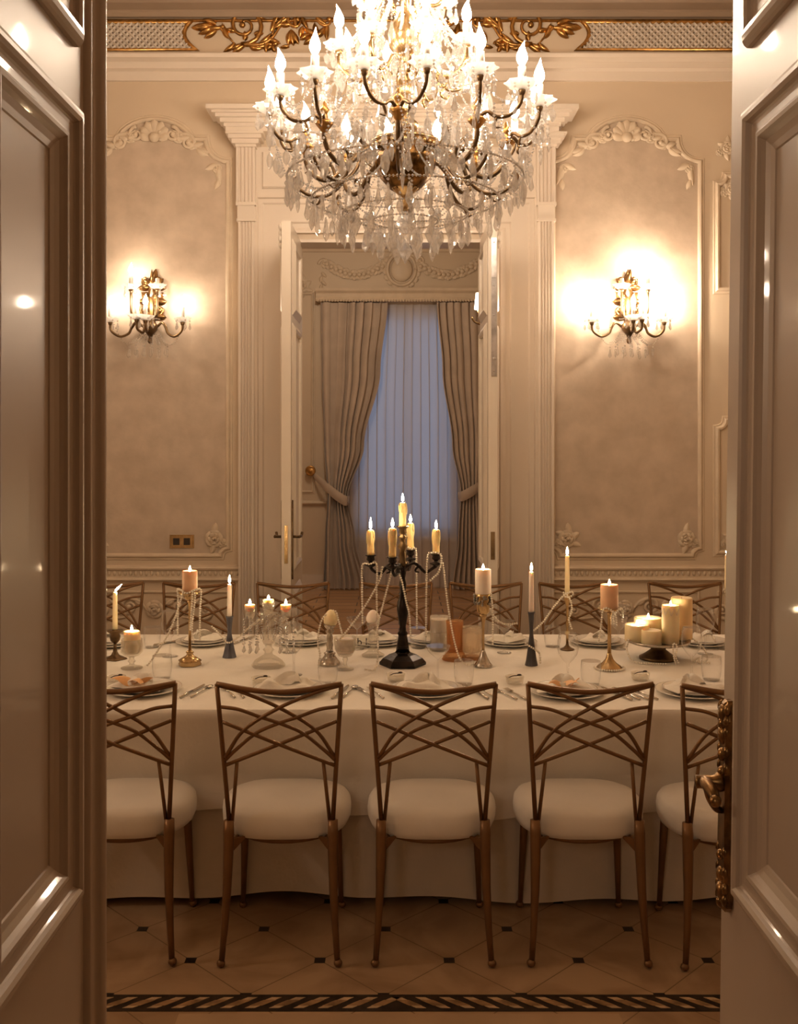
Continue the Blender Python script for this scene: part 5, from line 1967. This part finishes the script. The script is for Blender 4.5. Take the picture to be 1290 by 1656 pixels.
# 10 the three glasses right of the candelabra
x, y, s = spot(710, 1052)
lathe_thing('glass_vase', 'clear cylinder vase holding a pale candle, right of the black candelabra', 'vase', (x, y, T0), [
    ('glass_wall', [(0, 0), (.042, 0), (.044, .004), (.043, .158), (.041, .158), (.040, .008), (0, .008)], M['cutglass'], {})])
candle('pale pink pillar candle inside the clear cylinder vase', (x, y, T0 + .085), .06, .038, M['waxpale'], lit=None, group=PILLARS)
mb = MB().lathe([(0, .009), (.037, .009), (.037, .0845), (0, .0845)], 16)
tag(mb.build('wax_block', M['waxpale'], None, (x, y, T0)), 'pale wax filling the lower half of the clear cylinder vase', 'wax')
x, y, s = spot(735, 1067)
lathe_thing('glass_vase', 'amber glass vase with a flared ringed foot, beside the clear cylinder vase', 'vase', (x, y, T0), [
    ('foot', [(0, 0), (.055, 0), (.056, .006), (.050, .010), (.052, .016), (.044, .022), (.045, .028), (.036, .036), (0, .036)], M['amber'], {}),
    ('bowl', [(0, .034), (.036, .036), (.035, .09), (.037, .15), (.038, .172), (.036, .172), (.034, .15), (.032, .09), (.032, .044), (0, .042)], M['amber'], {})])
x, y, s = spot(762, 1066)
lathe_thing('glass_vase', 'ribbed frosted tumbler with an amber base, behind the gold candlestick', 'vase', (x, y, T0), [
    ('bowl', [(0, .014), (.036, .014), (.042, .03), (.046, .10), (.046, .142), (.044, .142), (.044, .10), (.040, .034), (0, .02)], M['ribglass'], dict(n=40, wave=lambda i, q: .025 * cos(20 * q))),
    ('base', [(0, 0), (.040, 0), (.042, .006), (.036, .014), (0, .014)], M['amber'], {})])
# 11 gold stick with stone band and white pillar
x, y, s = spot(781, 1078)
o = lathe_thing('candlestick', 'slender gold candlestick with a band of grey stones round its cup', 'candlestick', (x, y, T0), [
    ('foot', [(0, 0), (.040, 0), (.041, .005), (.030, .018), (.016, .045), (.010, .062), (.007, .07), (0, .07)], M['silver'], {}),
    ('stem', [(0, .065), (.0065, .068), (.0055, .15), (.008, .19), (.014, .21), (.018, .222), (0, .222)], M['brass'], {}),
    ('cup', [(0, .22), (.018, .222), (.028, .235), (.030, .262), (.034, .30), (.034, .312), (.02, .31), (0, .31)], M['brass'], {})])
mb = MB()
rg = random.Random(2)
for k in range(70):
    a = rg.uniform(0, 6.28)
    z = rg.uniform(.264, .305)
    mb.ell(pol(.036, a, z), (rg.uniform(.004, .008),) * 3, 6, 4)
ob = mb.build('stone_band', M['stone'], o)
ob['kind'] = 'stuff'
candle('white pillar candle on the gold stick with the stone band', (x, y, T0 + .311), .105, .0345, M['waxpale'], fh=.026, group=PILLARS)
Z = T0 + .31
pearls('pearls hanging beside the stone-banded candlestick', [(x + .030, y - .035, Z + .004), (x + .036, y - .036, Z - .05), (x + .037, y - .04, Z - .12), (x + .037, y - .04, Z - .21)])
pearls('pearls swagged from the stone-banded candlestick toward the dark hourglass', [(x + .028, y - .03, Z - .06), (x + .05, y - .02, Z - .10), (x + .09, y + .0, Z - .13), (x + .15, y + .02, Z - .13)])
# 12 dark hourglass
x, y, s = spot(859, 1076)
hourglass('charcoal hourglass candlestick right of the stone-banded one', x, y, .228, .028, .0145, .0075, M['pewterdark'])
candle('ivory taper candle in the charcoal hourglass candlestick', (x, y, T0 + .224), .178, .0115, M['waxpale'], cname='taper_candle', kind='taper', fh=.034, group=TAPERS)
pearls('pearls wrapped once round the foot of the charcoal candlestick', [(x - .026, y - .014, T0 + .095), (x - .008, y - .028, T0 + .085), (x + .016, y - .026, T0 + .07), (x + .034, y - .012, T0 + .05), (x + .036, y - .02, T0 + .006)])
# 13 slim bronze stick twined with pearls
x, y, s = spot(917, 1051)
lathe_thing('candlestick', 'slim bronze candlestick twined with a pearl strand', 'candlestick', (x, y, T0), [
    ('foot', [(0, 0), (.032, 0), (.033, .004), (.018, .010), (.008, .02), (.006, .03), (0, .03)], M['bronze'], {}),
    ('stem', [(0, .028), (.0065, .03), (.005, .10), (.009, .12), (.005, .14), (.006, .20), (.012, .225), (.018, .235), (.014, .26), (.016, .262), (.010, .262), (0, .258)], M['brass'], {})])
candle('ivory taper candle in the pearl-twined bronze candlestick', (x, y, T0 + .258), .178, .0115, M['wax'], cname='taper_candle', kind='taper', fh=.036, fr=.0065, group=TAPERS)
Z = T0 + .262
pearls('pearls knotted round the slim bronze candlestick and swagged to the left', [(x - .17, y - .05, Z - .17), (x - .12, y - .04, Z - .13), (x - .06, y - .03, Z - .05), (x - .015, y - .022, Z - .005), (x + .018, y - .022, Z + .008), (x + .022, y - .01, Z - .01), (x - .012, y - .022, Z - .015), (x - .02, y - .018, Z + .012), (x + .01, y - .024, Z - .03), (x + .016, y - .024, Z - .08), (x + .004, y - .02, Z - .12), (x + .02, y - .024, Z - .17)], r=.005, step=.0102)
# 14 gold stick with peach pillar
x, y, s = spot(985, 1082)
lathe_thing('candlestick', 'polished gold candlestick with a wide foot carrying the peach candle', 'candlestick', (x, y, T0), [
    ('foot', [(0, 0), (.054, 0), (.055, .006), (.048, .014), (.03, .026), (.018, .04), (.012, .055), (.008, .07), (0, .07)], M['brass'], {}),
    ('stem', [(0, .066), (.0085, .07), (.0075, .16), (.008, .225), (.012, .24), (0, .24)], M['brass'], {}),
    ('dish', [(0, .238), (.012, .238), (.035, .247), (.049, .253), (.050, .258), (.045, .256), (.02, .250), (0, .250)], M['brass'], {})])
candle('peach pillar candle on the polished gold candlestick', (x, y, T0 + .251), .106, .0375, M['waxpeach'], fh=.026, group=PILLARS)
Z = T0 + .256
pearls('pearls hanging over the dish of the polished gold candlestick', [(x - .05, y - .02, Z - .14), (x - .042, y - .034, Z - .07), (x - .034, y - .044, Z + .002), (x - .008, y - .052, Z + .003), (x + .014, y - .052, Z - .02), (x + .016, y - .056, Z - .07), (x + .004, y - .054, Z - .03), (x + .03, y - .046, Z + .002), (x + .052, y - .015, Z - .004), (x + .05, y - .02, Z - .06)])
pearls('pearls ringed round the wide foot of the polished gold candlestick', [(x + .062 * cos(R(a)), y + .062 * sin(R(a)), T0 + .006) for a in range(175, 380, 25)])
# 15 cake stand with candles
x, y, s = spot(1064, 1066)
cs = thing('cake_stand', 'pewter pedestal cake stand crowded with candles at the right end of the table', 'stand', (x, y, T0))
MB().lathe([(0, 0), (.082, 0), (.083, .010), (.074, .014), (.055, .026), (.034, .042), (.028, .056), (.04, .064), (0, .066)], 28).build('pedestal', M['bronze'], cs)
MB().lathe([(0, .062), (.04, .063), (.12, .070), (.137, .076), (.140, .086), (.134, .085), (.12, .078), (0, .076)], 32).build('plate', M['silver'], cs)
zc_ = T0 + .0765
ON = 'candles on the cake stand'
for (lbl, cx_, yo, w, hh, m, lit, kw) in [
        ('broad low ivory candle at the far left of the cake stand, burning', 1030, .02, 40, .074, 'wax', True, {}),
        ('broad ivory candle at the back of the cake stand, burning', 1048, .092, 46, .088, 'wax', True, {}),
        ('short ivory candle at the front of the cake stand', 1053, -.055, 32, .062, 'wax', None, {}),
        ('tall white candle with a carved top at the front of the cake stand', 1084, -.045, 28, .170, 'wax', True, {}),
        ('tallest yellow-ivory candle at the back of the cake stand', 1102, .045, 34, .185, 'waxpeach', False, {})]:
    dd = y + yo
    r_ = w / 2 * dd / F
    cand = candle(lbl, (px(cx_, dd), dd, zc_ + (.004 if abs(px(cx_, dd) - x) + abs(yo) > .11 else 0)), hh, r_, M['wax'] if m == 'wax' else mat('honey_wax', (.86, .62, .34), .5, sss=.5), lit=lit, group=ON, fh=.022, fr=.005)
    if 'carved' in lbl:
        mb = MB()
        for k in range(9):
            a = 2 * pi * k / 9
            for g_ in (-1, 1):
                mb.tube([pol(r_ * 1.0, a + g_ * t * .35, hh - .012 - t * .03) for t in (0, .25, .5, .75, 1)], .0013, 5)
        mb.build('carved_band', M['waxpale'], cand)
pearls('pearls strung across the plate of the cake stand and down its front', [(x - .135, y - .02, T0 + .088), (x - .15, y - .05, T0 + .05), (x - .13, y - .09, T0 + .008), (x - .06, y - .12, T0 + .006), (x + .0, y - .13, T0 + .006)])
pearls('pearls hanging in two tails over the front of the cake stand', [(x + .042, y - .13, T0 + .006), (x + .030, y - .142, T0 + .04), (x + .026, y - .142, T0 + .085), (x + .036, y - .13, T0 + .092), (x + .044, y - .142, T0 + .083), (x + .038, y - .142, T0 + .04), (x + .055, y - .14, T0 + .006)])
pearls('loose pearls heaped on the cloth right of the cake stand', [(x + .15, y + .02, T0 + .09), (x + .19, y + .0, T0 + .06), (x + .205, y - .04, T0 + .02), (x + .18, y - .08, T0 + .006), (x + .13, y - .08, T0 + .006), (x + .17, y - .04, T0 + .014), (x + .15, y - .10, T0 + .006), (x + .20, y - .10, T0 + .006)])
# 16 tall taper by the right door
x, y = px(1175, 4.62), 4.62
lathe_thing('candlestick', 'tall clear glass candlestick half hidden by the right door', 'candlestick', (x, y, T0), [
    ('foot', [(0, 0), (.045, 0), (.046, .005), (.02, .014), (.010, .03), (.008, .05), (0, .05)], M['cutglass'], {}),
    ('stem', [(0, .048), (.008, .05), (.012, .08), (.007, .10), (.012, .14), (.007, .17), (.013, .21), (.008, .24), (.018, .262), (.018, .28), (0, .276)], M['cutglass'], {})])
candle('ivory taper candle beside the right door', (x, y, T0 + .276), .162, .0105, M['wax'], cname='taper_candle', kind='taper', fh=.024, group=TAPERS)

# ------------------------------------------------------------------ place settings
def plate(label, x, y, r, group):
    o = thing('dinner_plate', label, 'plate', (x, y, T0), 0, group)
    MB().lathe([(0, 0), (r * .62, 0), (r * .66, .004), (r * .98, .014), (r, .017), (r * .97, .0175), (r * .68, .008), (r * .6, .005), (0, .005)], 40).build('charger', M['china'], o)
    MB().lathe([(0, .006), (r * .5, .006), (r * .56, .010), (r * .80, .022), (r * .82, .0245), (r * .79, .0245), (r * .55, .013), (0, .011)], 40).build('upper_plate', M['china'], o)
    return o


def fork(mb):
    mb.tube([(0, -.09, .004), (0, -.03, .005), (0, .02, .004), (0, .035, .006)], [.0045, .0035, .0024, .004], 6, squash=1.0)
    mb.box((-.010, .033, .004), (.010, .046, .007))
    for k in range(4):
        mb.box((-.010 + k * .0057, .045, .0045), (-.0072 + k * .0057, .085, .0065))
    return mb


def knife(mb):
    mb.tube([(0, -.10, .005), (0, -.05, .006), (0, 0, .005)], [.0055, .005, .0042], 6)
    vs = [(-.004, 0, .003), (.007, 0, .003), (.009, .05, .003), (.006, .10, .003), (-.002, .112, .003), (-.004, .10, .003)]
    vs += [(a, b, .006) for a, b, c in vs]
    mb.add(vs, [(0, 1, 2, 3, 4, 5), (6, 7, 8, 9, 10, 11)] + [(i, (i + 1) % 6, 6 + (i + 1) % 6, 6 + i) for i in range(6)], 0, False)
    return mb


def spoon(mb):
    mb.tube([(0, -.09, .004), (0, -.02, .005), (0, .03, .005), (0, .05, .006)], [.0045, .0032, .0024, .004], 6)
    mb.ell((0, .072, .006), (.014, .024, .004), 10, 6)
    return mb


CUT = {k: f(MB()) for k, f in (('fork', fork), ('knife', knife), ('spoon', spoon))}
CUTP = {}


def cutlery(kind, label, x, y, rz, group):
    if kind not in CUTP:
        o = CUT[kind].build('table_' + kind, M['steel'])
        CUTP[kind] = o
    else:
        o = CUTP[kind].copy()
        COL.objects.link(o)
    o.location = (x, y, T0)
    o.rotation_euler = (0, 0, rz)
    return tag(o, label, kind, group)


def napkin(label, x, y, z, w, d, rz, seed, group, ribbon=False, tip=True):
    rg = random.Random(seed)
    o = thing('napkin', label, 'napkin', (x, y, z), rz, group)
    ph = [rg.uniform(0, 6.28) for _ in range(4)]

    def fn(u, v):
        a, b = u - .5, v - .5
        h = .007 + .010 * sin(5 * a + ph[0]) * sin(4 * b + ph[1]) + .006 * sin(11 * a + ph[2])
        edge = min(u, 1 - u, v, 1 - v)
        h = max(.0, h + .008) * min(1, edge * 7) + .001
        return (a * w * (1 - .25 * (b + .5)) + .01 * sin(6 * v + ph[3]), b * d, h)
    mb = MB().grid(fn, 18, 14)
    mb.grid(lambda u, v: (fn(u, v)[0], fn(u, v)[1], 0), 2, 2)
    if tip:
        # a loose folded corner standing up
        def fn2(u, v):
            return ((u - .5) * w * .55 * (1 - v) + .02 * v, -.1 * d + v * d * .5, .012 + .026 * sin(pi * v * .8) + .008 * sin(9 * u + ph[0]) + .006 * sin(17 * u))
        mb.grid(fn2, 8, 8)
    mb.build('linen_fold', M['napkin'], o)
    if ribbon:
        mb = MB()

        def fr_(u, v):
            return (-.3 * w + .5 * w * v + .03 * (u - .5), -.40 * d + .18 * d * v + (u - .5) * .045, .022 + .014 * sin(pi * v * 2 + 1) + .006 * sin(pi * u))
        mb.grid(fr_, 6, 12)
        mb.grid(lambda u, v: (-.05 * w + .25 * w * v, -.36 * d - .1 * d * v + (u - .5) * .05 * (1 - .5 * v), .024 + .012 * sin(pi * v)), 6, 8)
        mb.build('peach_ribbon', M['peachribbon'], o)
    return o


def wine_glass(label, x, y, group, kind='wine'):
    if kind == 'wine':
        parts = [('foot', [(0, 0), (.034, 0), (.035, .002), (.012, .005), (.004, .010), (.0035, .05), (0, .05)], M['glass'], dict(n=20)),
                 ('bowl', [(.0035, .05), (.006, .085), (.020, .098), (.037, .122), (.042, .145), (.040, .175), (.034, .205), (.0335, .205)], M['glass'], dict(n=24))]
    elif kind == 'coupe':
        parts = [('foot', [(0, 0), (.032, 0), (.033, .002), (.010, .005), (.0035, .010), (.003, .09), (0, .09)], M['glass'], dict(n=20)),
                 ('bowl', [(.0035, .09), (.010, .098), (.030, .115), (.044, .132), (.050, .146), (.0495, .146)], M['glass'], dict(n=24))]
    else:
        parts = [('base', [(0, 0), (.030, 0), (.033, .004), (0, .006)], M['glass'], dict(n=20)),
                 ('wall', [(.033, .004), (.038, .03), (.040, .06), (.038, .095), (.0375, .095)], M['glass'], dict(n=24))]
    return lathe_thing({'wine': 'wine_glass', 'coupe': 'coupe_glass', 'tumbler': 'water_tumbler'}[kind], label, 'glass', (x, y, T0), parts, group)


seats = ['by the left door', 'second from the left door', 'in front of the black candelabra', 'second from the right door', 'by the right door']
NP, NF = 'plates along the near side', 'plates along the far side'
near_plates = [(232, 1118), (470, 1119), (690, 1120), (915, 1122), (1122, 1122)]
for i, ((x, y), sname) in enumerate(zip(near_plates, seats)):
    X, D, s = spot(x, y)
    plate('white dinner plate at the near chair ' + sname, X, D, .145, NP)
    napkin(('ivory napkin tied with peach ribbon on the plate ' if i in (0, 3) else 'crumpled ivory napkin on the plate ') + sname, X - .01, D - .01, T0 + .0255, .23, .13, R(-18 + 9 * i), i, 'napkins along the near side', ribbon=i in (0, 3))
    for k, (kd, dx, rr) in enumerate((('fork', -.235, 24), ('fork', -.195, 20), ('knife', .19, 9 - 14 * (i == 2)), ('spoon' if i != 2 else 'spoon', .225, 12))):
        kd2 = kd
        cutlery(kd2, ('outer' if k in (0, 3) else 'inner') + ' %s beside the plate at the near chair %s' % (kd2, sname), X + dx, D - .015, R(rr if k < 2 else (-14 if i < 2 else 20)), 'cutlery along the near side')
# wine glasses and tumblers of the near side
for i, (x, y, kd, lb) in enumerate([(918, 1108, 'wine', 'clear wine glass behind the near chair second from the right door'), (708, 1104, 'coupe', 'clear coupe glass right of the black candelabra foot'),
                                    (475, 1092, 'wine', 'clear wine glass in front of the glass candelabra'), (1118, 1096, 'wine', 'clear wine glass near the right door'),
                                    (955, 1108, 'tumbler', 'clear water tumbler right of the near wine glass'), (750, 1107, 'tumbler', 'clear water tumbler in front of the gold candlestick'),
                                    (530, 1106, 'tumbler', 'clear water tumbler in front of the silvered candlestick'), (262, 1098, 'tumbler', 'clear water tumbler in front of the tall brass stick'), (1150, 1100, 'tumbler', 'clear water tumbler beside the right door')]):
    X, D, s = spot(x, y)
    wine_glass(lb, X, D, 'glasses along the near side', kd)
# small glass jars with a twig
for i, (x, y, lb) in enumerate([(188, 1106, 'small glass dish with a twig beside the left door'), (422, 1108, 'small glass dish with a twig in front of the glass candelabra'), (640, 1102, 'small glass dish with a twig in front of the black candelabra'),
                                (832, 1106, 'small glass dish with a twig in front of the charcoal candlestick'), (1035, 1100, 'small glass dish with a twig in front of the cake stand')]):
    X, D, s = spot(x, y)
    o = lathe_thing('glass_dish', lb, 'dish', (X, D, T0), [('bowl', [(0, 0), (.028, 0), (.034, .006), (.038, .03), (.035, .031), (.031, .010), (0, .006)], M['cutglass'], {})], 'glass dishes with twigs')
    mb = MB()
    p = cat([(-.024, .006, .022), (-.008, .002, .030), (.010, -.003, .033), (.026, -.008, .036)], 4)
    mb.tube(p, .0018, 6)
    mb.ell((.018, -.005, .036), (.009, .004, .004), 6, 5)
    mb.build('twig', M['twig'], o)
# far side
far_plates = [(180, 1043), (330, 1041), (488, 1040), (610, 1041), (700, 1040), (822, 1042), (965, 1041), (1135, 1042)]
far_names = ['by the left door', 'behind the tall brass stick', 'behind the glass candelabra', 'behind the clear glass candlestick', 'behind the three glass vases', 'behind the charcoal candlestick', 'behind the polished gold candlestick', 'behind the cake stand']
for i, ((x, y), sname) in enumerate(zip(far_plates, far_names)):
    X, D, s = spot(x, y)
    plate('white dinner plate on the far side of the table, ' + sname, X, D, .135, NF)
    napkin('folded ivory napkin on the far plate ' + sname, X, D - .01, T0 + .0255, .19, .11, R(160 + 13 * i), 20 + i, 'napkins along the far side')
for i, (x, y, kd, rr, lb) in enumerate([(277, 1040, 'knife', -40, 'knife on the far side, left of the tall brass stick'), (290, 1037, 'fork', -38, 'fork on the far side, left of the tall brass stick'), (935, 1034, 'knife', 28, 'knife on the far side, right of the pearl-twined candlestick'), (945, 1031, 'fork', 30, 'fork on the far side, right of the pearl-twined candlestick'),
                                        (395, 1036, 'knife', -20, 'knife on the far side, right of the blue-grey candlestick'), (1085, 1030, 'fork', -15, 'fork on the far side, behind the cake stand')]):
    X, D, s = spot(x, y)
    cutlery(kd, lb, X, D, R(rr), 'cutlery along the far side')
for i, (x, y, kd, lb) in enumerate([(275, 1062, 'wine', 'clear wine glass left of the tall brass stick'), (468, 1055, 'wine', 'clear wine glass behind the glass candelabra'), (577, 1050, 'coupe', 'clear coupe glass behind the cream votive glass'), (676, 1048, 'tumbler', 'clear water tumbler behind the black candelabra'),
                                    (815, 1056, 'coupe', 'clear coupe glass left of the charcoal candlestick'), (1000, 1050, 'wine', 'clear wine glass right of the polished gold candlestick'), (1140, 1058, 'wine', 'clear wine glass right of the cake stand'), (246, 1047, 'tumbler', 'clear water tumbler behind the short melting candle'),
                                    (893, 1046, 'tumbler', 'clear water tumbler behind the pearl-twined candlestick')]):
    X, D, s = spot(x, y)
    wine_glass(lb, X, D, 'glasses along the far side', kd)
# place card
X, D, s = spot(585, 1047)
pc = thing('place_card', 'small white place card with black lettering, left of the clear glass candlestick', 'card', (X, D, T0))
mb = MB()
mb.add([(-.028, 0, 0), (.028, 0, 0), (.028, .012, .05), (-.028, .012, .05), (-.028, .026, 0), (.028, .026, 0)], [(0, 1, 2, 3), (3, 2, 5, 4)], 0, False)
mb.build('folded_card', M['card'], pc)
fc = bpy.data.curves.new('lettering', 'FONT')
fc.body = 'b l'
fc.size = .05
fc.extrude = .0004
fo = bpy.data.objects.new('lettering', fc)
COL.objects.link(fo)
dg = bpy.context.evaluated_depsgraph_get()
me = bpy.data.meshes.new_from_object(fo.evaluated_get(dg))
bpy.data.objects.remove(fo)
lo = bpy.data.objects.new('lettering', me)
lo.data.materials.clear()
lo.data.materials.append(M['ink'])
COL.objects.link(lo)
lo.parent = pc
lo.location = (-.024, .0012, .008)
lo.rotation_euler = (R(76.5), 0, 0)
